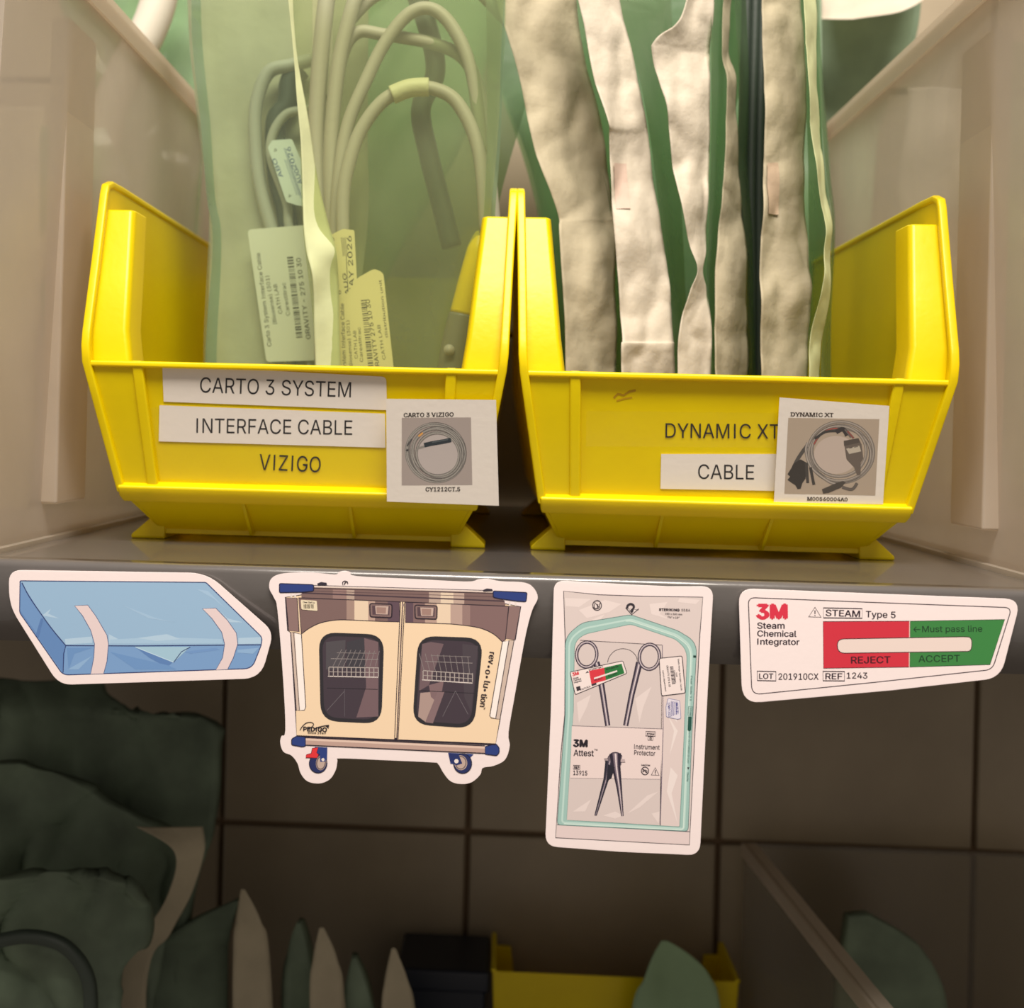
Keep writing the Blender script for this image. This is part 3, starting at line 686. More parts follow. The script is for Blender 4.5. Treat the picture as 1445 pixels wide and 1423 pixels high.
edge_pouch('bright white pouch pinched at its middle, third from left in the DYNAMIC XT bin',
    [(-70, 985, 1012, .60, .615), (20, 960, 1008, .60, .615), (55, 925, 1006, .598, .615), (75, 922, 1005, .598, .615), (140, 940, 1004, .598, .615), (220, 950, 1004, .60, .615), (300, 965, 1002, .60, .615), (350, 976, 1000, .604, .615), (382, 984, 992, .606, .612), (410, 974, 999, .603, .615), (460, 962, 1004, .60, .615), (520, 959, 1004, .60, .615), (738, 960, 1004, .60, .615)],
    [(-70, 1005, 1060, .618, .70), (60, 1005, 1055, .618, .70), (200, 1004, 1030, .618, .69), (350, 1000, 1020, .618, .68), (400, 998, 1018, .618, .68), (520, 1004, 1022, .618, .68), (738, 1004, 1022, .618, .67)], PAPER_W)
edge_pouch('narrow grey shaded pouch, fourth from left in the DYNAMIC XT bin',
    [(-70, 1030, 1040, .63, .64), (60, 1020, 1030, .63, .64), (110, 1026, 1040, .63, .64), (200, 1024, 1042, .625, .64), (260, 1022, 1046, .62, .64), (330, 1016, 1052, .62, .64), (400, 1010, 1055, .615, .64), (520, 1012, 1056, .61, .64), (738, 1012, 1056, .61, .64)],
    [(-70, 1030, 1085, .645, .72), (60, 1040, 1085, .645, .72), (200, 1040, 1082, .645, .72), (330, 1050, 1078, .645, .70), (520, 1056, 1076, .645, .70), (738, 1056, 1076, .645, .70)])
edge_pouch('pouch with a faint orange mark, second from right in the DYNAMIC XT bin',
    [(-70, 1080, 1125, .60, .62), (0, 1080, 1128, .60, .62), (120, 1082, 1140, .60, .62), (220, 1083, 1138, .60, .62), (300, 1078, 1140, .6, .62), (400, 1074, 1142, .6, .62), (520, 1076, 1143, .6, .62), (738, 1076, 1143, .6, .62)],
    [(-70, 1125, 1150, .625, .68), (0, 1128, 1152, .625, .68), (200, 1138, 1158, .625, .68), (300, 1140, 1166, .625, .68), (420, 1142, 1160, .625, .68), (520, 1143, 1156, .625, .68), (738, 1143, 1156, .625, .68)])
edge_pouch('thin pouch bowed towards the clear bin, rightmost in the DYNAMIC XT bin',
    [(-70, 1134, 1146, .585, .60), (0, 1136, 1150, .585, .60), (120, 1142, 1156, .585, .60), (220, 1152, 1166, .585, .60), (310, 1166, 1175, .583, .60), (350, 1164, 1173, .583, .60), (420, 1156, 1170, .585, .60), (520, 1144, 1160, .585, .60), (738, 1144, 1160, .588, .60)],
    [(-70, 1146, 1154, .605, .70), (0, 1148, 1156, .605, .70), (200, 1160, 1166, .605, .70), (310, 1172, 1176, .605, .68), (420, 1168, 1174, .605, .68), (520, 1158, 1172, .605, .68), (738, 1158, 1172, .605, .68)], PAPER_Y)
MARKS = (('white paper pouch with a faint red mark', [(226, 870, 888, .6032, .6088), (258, 871, 890, .6028, .6080), (292, 873, 892, .6022, .6072)], (206, 182, 166)),
         ('pouch with a faint orange mark', [(226, 1088, 1102, .6010, .6060), (262, 1087, 1103, .6012, .6065), (300, 1086, 1102, .6015, .6065)], (180, 158, 134)))
for o in [o for o in C.objects if o.get('category') == 'pouch']:
    for st, rows, c in MARKS:
        if o['label'].startswith(st):
            g = sheet([(r[0], r[1], r[2], r[3] - .0006, r[4] - .0006) for r in rows], nu=6, nv=14, amp=.0022, sc=38, fold=.002, crumple=.0080, seed=(len(o['label']) * 7) % 97)
            sheet_obj('printed_mark', g, mat('faded_print', c, .75, .5, 120), o, th=.0001, base=Vector(o.location))
for k, x in enumerate((1049, 1061, 1072)):
    cable([(x + 6, -60), (x + 2, 120), (x - 2 + k, 260), (x, 420), (x, 735)], .0030, CABLE_D, .672, ('left', 'middle', 'right')[k] + ' one of three dark cords beside the orange-marked pouch', 'dark cords in the right bin')
# large dark green rear pouch filling the gap behind the row, and one in the left bin's rear
pouch('wide green pouch standing behind the row of upright pouches in the DYNAMIC XT bin', [
    ('film_side', [(-80, 660, 1150, .80, .80), (100, 700, 1160, .80, .80), (300, 760, 1170, .80, .80), (600, 790, 1150, .80, .80)], FILM_D, dict(amp=.006, sc=14)),
    ('paper_side', [(-80, 660, 1150, .806, .806), (100, 700, 1160, .806, .806), (300, 760, 1170, .806, .806), (600, 790, 1150, .806, .806)], PAPER_G, dict(amp=.006, sc=14))])
pouch('green pouch standing at the rear of the INTERFACE CABLE bin behind the looped cables', [
    ('film_side', [(-80, 480, 760, .74, .70), (100, 480, 750, .74, .70), (300, 480, 700, .74, .69), (600, 480, 660, .74, .69)], FILM_D, dict(amp=.006, sc=14)),
    ('paper_side', [(-80, 400, 690, .78, .78), (60, 400, 690, .78, .78), (200, 400, 655, .78, .78), (300, 400, 600, .78, .78), (420, 400, 540, .78, .78), (600, 400, 520, .78, .78)], PAPER_G, dict(amp=.006, sc=14))])
# contents of the clear bins
pt, bt = pouch('glossy green pouch behind the white tube in the left clear bin', [
    ('film_side', [(-80, 60, 262, .80, .80), (20, 80, 276, .80, .80), (120, 100, 284, .80, .80), (300, 110, 280, .80, .80), (500, 120, 270, .80, .80), (712, 120, 262, .80, .80)], FILM, dict(amp=.010, sc=26, fold=.006, nu=30, nv=70)),
    ('paper_side', [(-80, 60, 275, .83, .83), (20, 90, 280, .83, .83), (120, 130, 284, .83, .83), (300, 130, 284, .83, .83), (700, 130, 280, .83, .83)], PAPER_G, dict(amp=.004, sc=20))])
mb = MB(); P3 = [W(p[0], p[1], .775) for p in catmull([(236, -70), (224, 0), (206, 50), (178, 100), (146, 190), (130, 400), (130, 706)], 8)]
mb.tube([p - P3[-1] for p in P3], .0125, 18); tag(mb.build('plastic_tube', mat('white_tube_plastic', (226, 220, 204), .4), None, P3[-1]), 'thick white tube leaning out of the left clear bin above its rim', 'tube')
pouch('pale pouch standing in the left clear bin, blurred behind its cloudy wall', [
    ('paper_side', [(150, -160, 60, .70, .72), (300, -160, 70, .70, .72), (500, -160, 60, .70, .72), (735, -160, 40, .70, .72)], PAPER, dict(amp=.008, sc=16)),
    ('film_side', [(180, 60, 150, .72, .74), (300, 60, 200, .72, .74), (500, 60, 180, .72, .74), (725, 60, 150, .72, .74)], FILM_D, dict(amp=.006, sc=16))])
pouch('beige folded pouch top in the right clear bin above its rim', [
    ('paper_side', [(-90, 1150, 1330, .86, .82), (-20, 1150, 1320, .85, .80), (15, 1155, 1275, .83, .79), (28, 1156, 1200, .82, .80)], PAPER_W, dict(amp=.005, sc=24)),
    ('film_side', [(-20, 1150, 1300, .88, .86), (60, 1156, 1290, .88, .86), (150, 1160, 1250, .88, .87), (300, 1160, 1230, .88, .87), (700, 1160, 1230, .88, .87)], PAPER_G, dict(amp=.006, sc=16))])
pouch('pale crumpled pouch in the right clear bin behind its wall', [
    ('paper_side', [(120, 1290, 1400, .78, .76), (260, 1280, 1420, .78, .76), (420, 1300, 1470, .78, .76), (690, 1330, 1470, .78, .76)], PAPER_W, dict(amp=.012, sc=22)),
    ('film_side', [(60, 1400, 1520, .70, .68), (300, 1400, 1520, .70, .68), (500, 1400, 1520, .70, .68), (720, 1400, 1520, .70, .68)], FILM_D, dict(amp=.008, sc=18))])

# ================================================================== LOWER SHELF THINGS (dim, out of focus)
G3 = 'green pouches heaped on the lower shelf'
pouch('big dark green pouch at the back of the lower heap, reaching highest', [
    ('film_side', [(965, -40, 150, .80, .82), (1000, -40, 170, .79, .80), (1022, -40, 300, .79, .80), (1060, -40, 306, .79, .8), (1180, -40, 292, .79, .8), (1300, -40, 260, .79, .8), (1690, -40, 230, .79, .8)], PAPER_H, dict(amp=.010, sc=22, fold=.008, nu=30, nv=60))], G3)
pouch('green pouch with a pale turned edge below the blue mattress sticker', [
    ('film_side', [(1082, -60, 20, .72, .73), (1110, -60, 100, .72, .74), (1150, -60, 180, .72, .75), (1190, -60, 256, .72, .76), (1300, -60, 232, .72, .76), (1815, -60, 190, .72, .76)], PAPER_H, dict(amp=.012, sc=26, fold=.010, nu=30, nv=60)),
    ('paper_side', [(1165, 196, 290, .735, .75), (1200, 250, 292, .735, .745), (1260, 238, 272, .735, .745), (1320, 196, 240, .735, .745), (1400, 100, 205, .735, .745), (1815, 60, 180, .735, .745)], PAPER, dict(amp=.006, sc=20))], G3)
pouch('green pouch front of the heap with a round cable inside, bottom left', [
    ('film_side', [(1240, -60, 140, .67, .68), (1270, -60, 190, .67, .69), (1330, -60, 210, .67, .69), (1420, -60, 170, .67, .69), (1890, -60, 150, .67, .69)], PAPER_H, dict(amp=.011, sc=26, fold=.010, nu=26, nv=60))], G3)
cable([(-10, 1330), (40, 1322), (90, 1335), (122, 1375), (128, 1430), (120, 1500)], .0042, CABLE_D, .655, 'dark looped cable in the green heap at the bottom left')
G4 = 'upright pouch tips on the lower shelf'
for lb, xt, yt, x0, x1, pm, Yp in (('pale pointed pouch tip, leftmost and tallest of those on the lower shelf', 345, 1255, 328, 382, PAPER, .76), ('pale pointed pouch tip in the middle of those on the lower shelf', 453, 1310, 438, 488, PAPER, .77), ('pale pointed pouch tip nearest the small yellow bin', 556, 1338, 538, 586, PAPER, .78),
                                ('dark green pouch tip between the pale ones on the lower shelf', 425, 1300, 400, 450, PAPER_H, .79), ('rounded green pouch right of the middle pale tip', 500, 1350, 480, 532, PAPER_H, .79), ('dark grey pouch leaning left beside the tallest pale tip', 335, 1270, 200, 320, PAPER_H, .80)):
    ext = 1720
    sl = 0 if 'leaning' in lb else 0
    pouch(lb, [('paper_side', [(yt, xt - 3, xt + 3, Yp, Yp), (yt + 45, (xt + x0 * 2) / 3, (xt + x1 * 2) / 3, Yp, Yp), (yt + 110, x0, x1, Yp, Yp + .01), (ext, x0 - 5, x1 + 8, Yp, Yp + .01)], pm, dict(amp=.003, sc=24, nu=6))], G4)
bs = make_bin((W(868, 1375, .885).x, 0.957, Z2), 'small yellow bin on the lower shelf, only its upper edge in view', None, math.pi, 1.0); bs.scale = (0.90, 0.195, 0.69)
NAVY = mat('navy_plastic', (22, 30, 44), .4)
m = MB(); m.box(-0.034, 0.034, 0, 0.06, 0, 0.122); m.box(-0.037, 0.037, -0.003, 0.063, 0.112, 0.130)
o = bevel(m.build('storage_box', NAVY, None, (W(625, 1400, .885).x, 0.885, Z2)), .003); tag(o, 'dark navy box left of the small yellow bin on the lower shelf', 'box')
pouch('pale green pouch rising in a rounded point in front of the small yellow bin', [
    ('film_side', [(1330, 934, 942, .86, .86), (1350, 922, 975, .86, .86), (1380, 908, 1004, .86, .86), (1430, 890, 1020, .86, .86), (1640, 880, 1040, .86, .86)], mat('pale_green_film', (150, 180, 140), .6, .3, 60, .05, 20), dict(amp=.004, sc=24))])
# clear bin leaning at the lower right: side wall with a sloping rim
cb = empty('clear_bin', (0.262, 0.58, Z2), 'dim clear bin on the lower shelf under the red and green sticker', 'bin')
a0, a1 = W(1050, 1190, .93), W(1250, 1440, .62)
m = MB(); dx = a1.x - a0.x; zt0, zt1 = a0.z, a1.z
L = Vector(cb.location)
def quad_wall(p, q, zb, th=.002): return [[Vector((p.x, p.y, z)) - L, Vector((q.x, q.y, z2)) - L, Vector((q.x + th, q.y, z2)) - L, Vector((p.x + th, p.y, z)) - L] for z, z2 in ((zb, zb), (p.z, q.z))]
m.loft(quad_wall(a0, a1, Z2 + .002)); fixn(m.build('side_wall', CLEAR_THIN, cb))
m = MB(); e = Vector((.010, 0, 0)); h = Vector((0, 0, .010)); m.loft([[p - L - e * .2, p - L + e, p - L + e - h, p - L - e * .2 - h] for p in (a0, a1)]); fixn(m.build('rim', CLEAR_EDGE, cb))
a2 = Vector((a1.x + .26, a1.y, a1.z)); a3 = Vector((a0.x + .26, a0.y, a0.z))
m = MB(); m.loft(quad_wall(a3, a2, Z2 + .002)); fixn(m.build('side_wall', CLEAR_THIN, cb))
m = MB(); m.box(a0.x - L.x, a3.x - L.x, a0.y - L.y, a0.y - L.y + .002, .002, a0.z - Z2); m.build('back_wall', CLEAR_THIN, cb)
m = MB(); m.box(a1.x - L.x, a2.x - L.x, a1.y - L.y, a0.y - L.y, 0, .003); m.build('base', CLEAR_THIN, cb)
pouch('dim green pouch inside the clear bin on the lower shelf', [
    ('film_side', [(1290, 1195, 1225, .84, .84), (1340, 1190, 1300, .84, .84), (1420, 1180, 1330, .84, .84), (1600, 1180, 1340, .84, .84)], PAPER_H, dict(amp=.006, sc=24))])

# ================================================================== STICKERS on the shelf lip
YS = Y_EDGE - 0.0014
def sticker(name, outline, label, base_px, cat='sticker'):
    b = W(base_px[0], base_px[1], YS); root = empty(name, b, label, cat, 'cut-out picture magnets on the shelf lip')
    fn = lambda px, py, out: W(px, py, YS - out) - b
    o = slab(fn, outline, 'backing', STICK, root, .0009)
    bevel(o, .00015, 2)
    return root, Art(fn, root, .00092)
# --- mattress
f8 = lambda p: (p[0] / 3.6125, 790 + p[1] / 3.6125)
r_, a = sticker('mattress_sticker', [f8(p) for p in rpoly([(45, 52), (1055, 68), (1395, 368), (1330, 606), (300, 640), (62, 260), (46, 180)], [70, 90, 60, 90, 70, 60, 30])], 'sticker of a wrapped blue mattress with two white straps, leftmost on the shelf lip', (190, 960))
a.frame(0, 790, 3.6125)
NB = (44, 58, 110); B1 = (150, 184, 216); B2 = (120, 158, 206); B3 = (98, 136, 190); B4 = (176, 204, 228)
a.part('mattress_print')
out = rpoly([(102, 108), (1050, 116), (1338, 398), (1330, 440), (1285, 555), (335, 588), (312, 575), (100, 270)], [6, 10, 20, 0, 40, 20, 10, 12])
a.poly(out, B2)
a.poly([(104, 110), (1046, 118), (1336, 400), (1334, 434), (335, 438), (215, 285)], B1)
a.poly([(104, 112), (215, 290), (335, 440), (322, 580), (104, 270)], B3)
a.poly([(104, 112), (128, 150), (225, 300), (190, 380), (104, 262)], (112, 150, 200))
for pts, c in (([(215, 285), (260, 250), (245, 275), (300, 300)], B4), ([(330, 405), (470, 392), (470, 425), (335, 432)], B4), ([(555, 380), (640, 425), (556, 428)], B4), ([(560, 408), (800, 395), (1130, 405), (1135, 428), (560, 428)], (164, 196, 224)),
               ([(700, 400), (850, 380), (920, 405), (800, 415)], B4), ([(1215, 400), (1330, 395), (1330, 428), (1215, 430)], B4), ([(1120, 260), (1160, 300), (1240, 320), (1170, 320)], B4), ([(620, 230), (800, 300), (900, 320), (760, 300)], (160, 192, 222)),
               ([(1000, 150), (1060, 160), (1160, 260), (1090, 200)], (162, 194, 224)), ([(345, 560), (470, 490), (400, 560)], (140, 176, 216)), ([(340, 450), (470, 450), (380, 480), (350, 560)], (106, 146, 198)),
               ([(690, 446), (880, 524), (850, 550), (760, 500)], (92, 130, 186)), ([(560, 470), (690, 560), (900, 560), (860, 540)], (108, 148, 200)), ([(940, 470), (1100, 450), (1120, 460), (970, 480)], (112, 150, 202)),
               ([(1210, 460), (1320, 450), (1290, 480), (1210, 475)], (140, 176, 216)), ([(180, 390), (208, 300), (222, 300), (196, 400)], (88, 124, 180))): a.poly(pts, c)
a.part('flap_print'); a.poly([(690, 444), (970, 444), (885, 524)], (160, 196, 218)); a.line([(690, 446), (885, 524)], 3, (200, 226, 244)); a.line([(885, 524), (925, 470), (970, 446)], 4, NB)
a.part('outline'); a.line(out, 4.5, NB, True); a.line(catmull([(112, 118), (150, 190), (215, 285), (270, 360), (335, 438)], 5), 5, NB); a.line([(335, 438), (700, 440), (1140, 436), (1334, 434)], 5, NB); a.line([(335, 440), (324, 480), (322, 575)], 4, NB)
for k, (dx, pts) in enumerate((('l', [(380, 235), (448, 232), (490, 290), (545, 385), (553, 430), (545, 520), (528, 582), (462, 584), (478, 500), (482, 430), (462, 360), (420, 285)]), ('r', [(1032, 250), (1100, 247), (1160, 310), (1205, 375), (1212, 430), (1190, 500), (1160, 560), (1100, 563), (1135, 500), (1145, 430), (1130, 370), (1080, 300)]))):
    a.part('strap_print'); a.poly(pts, (226, 208, 210)); a.line(pts, 3, (70, 84, 130), True)
a.flush()
# --- cart
f5 = lambda p: (370 + p[0] / 3.6125, 790 + p[1] / 3.6125)
co_ = [(110, 70), (250, 66), (370, 76), (392, 63), (420, 57), (450, 64), (480, 84), (760, 98), (1040, 112), (1100, 101), (1150, 98), (1215, 110), (1330, 116), (1380, 140), (1405, 195), (1375, 262), (1340, 400), (1290, 680), (1256, 880), (1262, 950), (1238, 1020), (1180, 1052), (1125, 1062), (1112, 1096), (1070, 1134), (1015, 1145), (960, 1130), (922, 1085), (896, 1042), (860, 1034), (600, 1022), (400, 1014), (384, 1026), (376, 1070), (345, 1120), (290, 1142), (230, 1130), (196, 1090), (180, 1040), (150, 1000), (108, 980), (92, 935), (98, 900), (118, 868), (106, 600), (78, 260), (60, 195), (36, 145), (48, 95)]
r_, a = sticker('cart_sticker', [f5(p) for p in catmull(co_, 4, True)], 'sticker of a cream two-door cart with blue corners and casters', (560, 1095))
a.frame(370, 790, 3.6125)
K = (40, 30, 44); CR = (240, 214, 182); BR_ = (124, 100, 98); BLUE = (42, 62, 128)
a.part('body_print')
body = [(118, 192), (200, 180), (1235, 225), (1318, 240), (1290, 410), (1262, 412), (1212, 818), (1190, 940), (175, 898), (170, 775), (145, 372), (130, 362)]
a.poly(body, CR); a.line(body, 5, K, True)
topc = [(200, 165), (265, 140), (1175, 165), (1190, 185), (1235, 210), (1240, 235), (200, 196)]
a.poly(topc, BR_)
for x0, x1, c in ((360, 430, (150, 122, 118)), (430, 470, (182, 160, 148)), (850, 910, (186, 164, 152)), (910, 975, (226, 206, 184)), (975, 1030, (190, 166, 154))):
    a.poly([(x0, 150 + (x0 - 265) * .028), (x1, 150 + (x1 - 265) * .028), (x1, 200 + (x1 - 200) * .04), (x0, 200 + (x0 - 200) * .04)], c)
a.line([(262, 138), (1175, 165)], 6, (222, 206, 196)); a.line([(262, 131), (1175, 158)], 3, K); a.line([(262, 146), (1175, 172)], 3, K); a.line([(205, 170), (1235, 212)], 7, (72, 56, 66)); a.line([(200, 196), (1240, 238)], 6, K); a.line([(260, 160), (1180, 190)], 3, (90, 70, 76))
archL = [(185, 195)] + [(700, 215), (700, 318), (600, 315)] + catmull([(450, 308), (380, 308), (300, 322), (240, 350), (200, 380)], 4)
archR = [(730, 217), (1255, 238), (1240, 408), (1225, 420)] + catmull([(1225, 420), (1180, 380), (1120, 352), (1050, 338), (960, 328)], 4) + [(730, 320)]
a.poly(archL, BR_); a.poly(archR, (130, 104, 104))
bl = lambda x: min(315, 305) if x < 700 else 324
for x0, x1, c in ((430, 470, (164, 138, 128)), (470, 540, (228, 206, 182)), (540, 575, (186, 158, 146)), (640, 700, (96, 76, 88))):
    a.poly([(x0, 206 + (x0 - 400) * .03), (x1, 206 + (x1 - 400) * .03), (x1, 310 + max(0, x1 - 500) * .04), (x0, 310 + max(0, x0 - 500) * .04)], c)
for x0, x1, c in ((730, 770, (96, 76, 88)), (830, 890, (186, 158, 146)), (890, 960, (230, 208, 184)), (960, 1020, (186, 160, 150)), (1020, 1060, (150, 124, 120))):
    a.poly([(x0, 218 + (x0 - 730) * .04), (x1, 218 + (x1 - 730) * .04), (x1, 322 + max(0, x1 - 960) * .08 + (x1 - 730) * .02), (x0, 322 + max(0, x0 - 960) * .08 + (x0 - 730) * .02)], c)
a.line(archL, 4, K, True); a.line(archR, 4, K, True)
# corner brackets and side rails
a.part('corner_bracket_print')
a.poly([(120, 194), (178, 196), (188, 368), (135, 362)], (140, 114, 112)); a.line([(120, 194), (178, 196), (188, 368), (135, 362)], 4, K, True)
a.part('corner_bracket_print'); a.poly([(1258, 236), (1318, 240), (1288, 410), (1240, 402)], (140, 114, 112)); a.line([(1258, 236), (1318, 240), (1288, 410), (1240, 402)], 4, K, True)
a.part('side_rail_print'); a.poly([(145, 370), (165, 370), (195, 768), (174, 768)], (206, 186, 174)); a.poly(rpoly([(165, 372), (200, 382), (222, 752), (215, 768), (192, 770)], 4), (248, 238, 234)); a.line([(165, 372), (200, 382), (222, 752), (215, 768), (174, 770), (145, 370)], 4, K, True); a.line([(160, 372), (190, 768)], 3, K)
a.part('side_rail_print'); a.poly([(1225, 418), (1258, 412), (1190, 810), (1162, 800)], (248, 238, 234)); a.poly([(1258, 412), (1284, 412), (1212, 815), (1190, 812)], (206, 186, 174)); a.line([(1225, 418), (1284, 412), (1212, 815), (1168, 808), (1160, 796)], 4, K, True); a.line([(1258, 412), (1190, 812)], 4, K)
for x in (148, 168): a.line([(x, 172), (x, 194)], 8, (232, 220, 214))
for x in (1262, 1292): a.line([(x, 214), (x, 236)], 8, (232, 220, 214))
a.part('window_print')
for P_, gl in (([(288, 370), (622, 382), (608, 838), (298, 822)], [(306, 388), (604, 400), (590, 818), (316, 805)]), ([(795, 388), (1128, 400), (1080, 862), (765, 840)], [(812, 408), (1108, 420), (1062, 842), (782, 822)])):
    a.poly(rpoly(P_, 90), (44, 42, 48)); a.poly(rpoly(gl, 75), (66, 56, 66))
a.poly([(520, 400), (592, 420), (592, 800), (480, 805), (530, 650)], (116, 94, 100)); a.poly([(430, 420), (520, 400), (525, 560), (430, 560)], (62, 60, 68)); a.poly([(325, 420), (425, 410), (420, 560), (325, 560)], (80, 76, 82))
a.poly([(815, 430), (860, 420), (925, 430), (850, 640), (800, 670)], (112, 92, 98)); a.poly([(806, 680), (895, 672), (832, 828), (795, 800)], (172, 148, 142)); a.poly([(850, 640), (925, 620), (905, 740), (860, 700)], (128, 104, 108)); a.poly([(1020, 430), (1100, 440), (1065, 780), (1030, 700)], (74, 66, 74))
a.poly([(895, 672), (930, 672), (870, 835), (832, 830)], (132, 108, 112))
a.line([(330, 655), (590, 662)], 3, (36, 32, 40)); a.line([(800, 668), (1080, 682)], 3, (36, 32, 40)); a.line([(420, 670), (330, 770)], 2.5, (110, 104, 110)); a.line([(985, 670), (1050, 790)], 2.5, (110, 104, 110)); a.line([(985, 670), (920, 800)], 2.5, (110, 104, 110)); a.line([(420, 660), (420, 800)], 2.5, (96, 90, 98))
SILV = (178, 168, 164)
for k in range(9):
    a.line([(360 + k * 27, 545), (405 + k * 24, 458 + k)], 2.4, (140, 132, 132), step=False); a.line([(825 + k * 29, 565 + k * 2), (800 + k * 31, 478 + k * 2)], 2.4, (140, 132, 132), step=False)
for q, (xa, xb, dy) in enumerate(((340, 592, 0), (820, 1072, 18))):
    a.line([(xa, 548 + dy), (xb, 552 + dy + q * 14)], 4, SILV); a.line([(xa, 572 + dy), (xb, 576 + dy + q * 14)], 3, SILV); a.line([(xa - 5, 595 + dy), (xb, 600 + dy + q * 12)], 5, (214, 204, 200))
    for k in range(12): x = xa + (xb - xa) * k / 11; a.line([(x, 550 + dy + q * k), (x, 596 + dy + q * k)], 4, SILV, step=False)
    a.line([(xa + 10, 505 + dy * .8), (xb, 510 + dy)], 3, (150, 142, 142)); a.line([(xa + 40, 475 + dy * .8), (xb - 10, 478 + dy)], 2.5, (140, 132, 132))
for x, y in ((548, 224), (778, 232)):
    a.part('latch_print')
    a.poly(rpoly([(x, y), (x + 114, y + 4), (x + 112, y + 72), (x + 2, y + 68)], 12), (132, 108, 106)); a.line(rpoly([(x, y), (x + 114, y + 4), (x + 112, y + 72), (x + 2, y + 68)], 12), 6, K, True)
    a.poly([(x + 12, y + 10), (x + 102, y + 13), (x + 100, y + 60), (x + 14, y + 57)], (88, 68, 76)); a.poly([(x + 28, y + 12), (x + 96, y + 14), (x + 92, y + 56), (x + 32, y + 54)], (198, 174, 164)); a.poly([(x + 34, y + 18), (x + 84, y + 20), (x + 82, y + 52), (x + 36, y + 50)], (160, 130, 122))
a.part('door_gap_print'); a.line([(715, 216), (684, 922)], 22, CR); a.line([(705, 216), (675, 918)], 4, K); a.line([(716, 216), (686, 922)], 6, (84, 66, 72)); a.line([(726, 218), (692, 922)], 4, K); a.poly(a.circ(718, 232, 7), (150, 130, 124)); a.poly(a.circ(682, 916, 7), K)
for P_ in ([(88, 122), (262, 128), (262, 160), (200, 166), (88, 168)], [(1178, 160), (1350, 168), (1345, 214), (1300, 212), (1215, 200), (1178, 192)], [(150, 915), (180, 898), (220, 905), (222, 950), (205, 955), (150, 945)], [(1135, 955), (1190, 938), (1208, 960), (1208, 985), (1195, 1000), (1135, 992)]):
    a.part('corner_bumper_print'); q = rpoly(P_, 8); a.poly(q, BLUE); a.line(q, 5, (28, 30, 66), True)
a.part('rail_fitting_print'); a.poly([(280, 122), (300, 114), (328, 118), (330, 130), (285, 132)], (50, 44, 58)); a.poly([(1125, 155), (1145, 147), (1172, 150), (1176, 160), (1128, 163)], (50, 44, 58))
a.line(catmull([(412, 130), (410, 116), (420, 109), (434, 113), (436, 124)], 5), 4, K); a.line(catmull([(420, 128), (422, 118), (430, 116)], 4), 5, K)
a.part('bottom_rail_print'); q = [(222, 908), (1135, 950), (1135, 988), (222, 946)]; a.poly(q, (190, 160, 150)); a.poly([(222, 912), (1135, 954), (1135, 964), (222, 922)], (224, 198, 184)); a.line(q, 5, K, True); a.line([(180, 900), (1190, 944)], 6, K)
a.part('caster_print')
a.poly([(268, 955), (332, 958), (330, 1040), (300, 1050), (262, 1010)], BLUE); a.poly(a.circ(285, 1040, 45, 48), (36, 46, 96)); a.line(a.circ(285, 1040, 45, 48), 4, (22, 24, 50), True); a.poly(a.circ(300, 1036, 26, 38, rot=.15), (190, 168, 158)); a.line(a.circ(300, 1036, 22, 33, rot=.15), 5, (90, 78, 84), True); a.poly([(292, 960), (328, 962), (324, 1030), (296, 1032)], BLUE); a.poly(a.circ(310, 1020, 8), (230, 220, 214)); a.poly([(255, 962), (285, 958), (278, 985), (288, 995), (280, 1012), (222, 1010), (225, 995), (250, 988)], (222, 52, 58)); a.line([(255, 962), (285, 958), (278, 985), (288, 995), (280, 1012), (222, 1010), (225, 995), (250, 988)], 3, (90, 20, 30), True)
a.part('caster_print'); a.poly([(948, 985), (1078, 992), (1050, 1020), (1060, 1050), (960, 1040)], BLUE); a.poly(a.circ(1022, 1040, 46, 50), (36, 46, 96)); a.line(a.circ(1022, 1040, 46, 50), 4, (22, 24, 50), True); a.poly(a.circ(1012, 1036, 33, 38, rot=-.2), (190, 168, 158)); a.line(a.circ(1012, 1036, 27, 32), 5, (100, 88, 92), True); a.poly([(950, 988), (1000, 990), (1020, 1040), (990, 1050), (958, 1030)], (36, 48, 104)); a.poly(a.circ(990, 1028, 11), (236, 226, 222))
a.part('tag_print'); q = rpoly([(196, 205), (278, 210), (282, 262), (200, 254)], 6); a.poly(q, (232, 218, 190)); a.text('Clean Staff Us', 208, 221, 268, 224, 8, K, .03)
for k in range(10): a.line([(212 + k * 5.4, 228), (213 + k * 5.4, 250)], 3.4 if k % 3 else 2, K, step=False)
a.part('lettering')
for t, x0, y0, x1, y1 in (('rev', 1163, 470, 1155, 530), ('•', 1150, 541, 1149, 549), ('o', 1143, 560, 1140, 582), ('•', 1141, 594, 1140, 602), ('lu', 1136, 617, 1130, 650), ('•', 1131, 661, 1130, 669), ('tion', 1121, 683, 1113, 748)):
    if t == '•': a.poly(a.circ(x0 + 4, (y0 + y1) / 2, 6), K)
    else: a.text(t, x0 - 4, y0, x1 - 4, y1, 31, K, .012)
a.text('TM', 1130, 752, 1129, 762, 7, K, .02)
a.text('PEDIGO', 210, 873, 328, 878, 21, (34, 30, 40), .04); a.line(catmull([(192, 870), (205, 850), (225, 833), (250, 830), (262, 840), (250, 855), (230, 862)], 6), 4, (34, 30, 40)); a.line(catmull([(262, 866), (285, 855), (315, 848), (338, 845)], 5), 4.5, (34, 30, 40)); a.poly([(322, 848), (341, 842), (338, 862)], (34, 30, 40)); a.text('since 1947', 232, 886, 324, 890, 9, (34, 30, 40), .03)
a.flush()
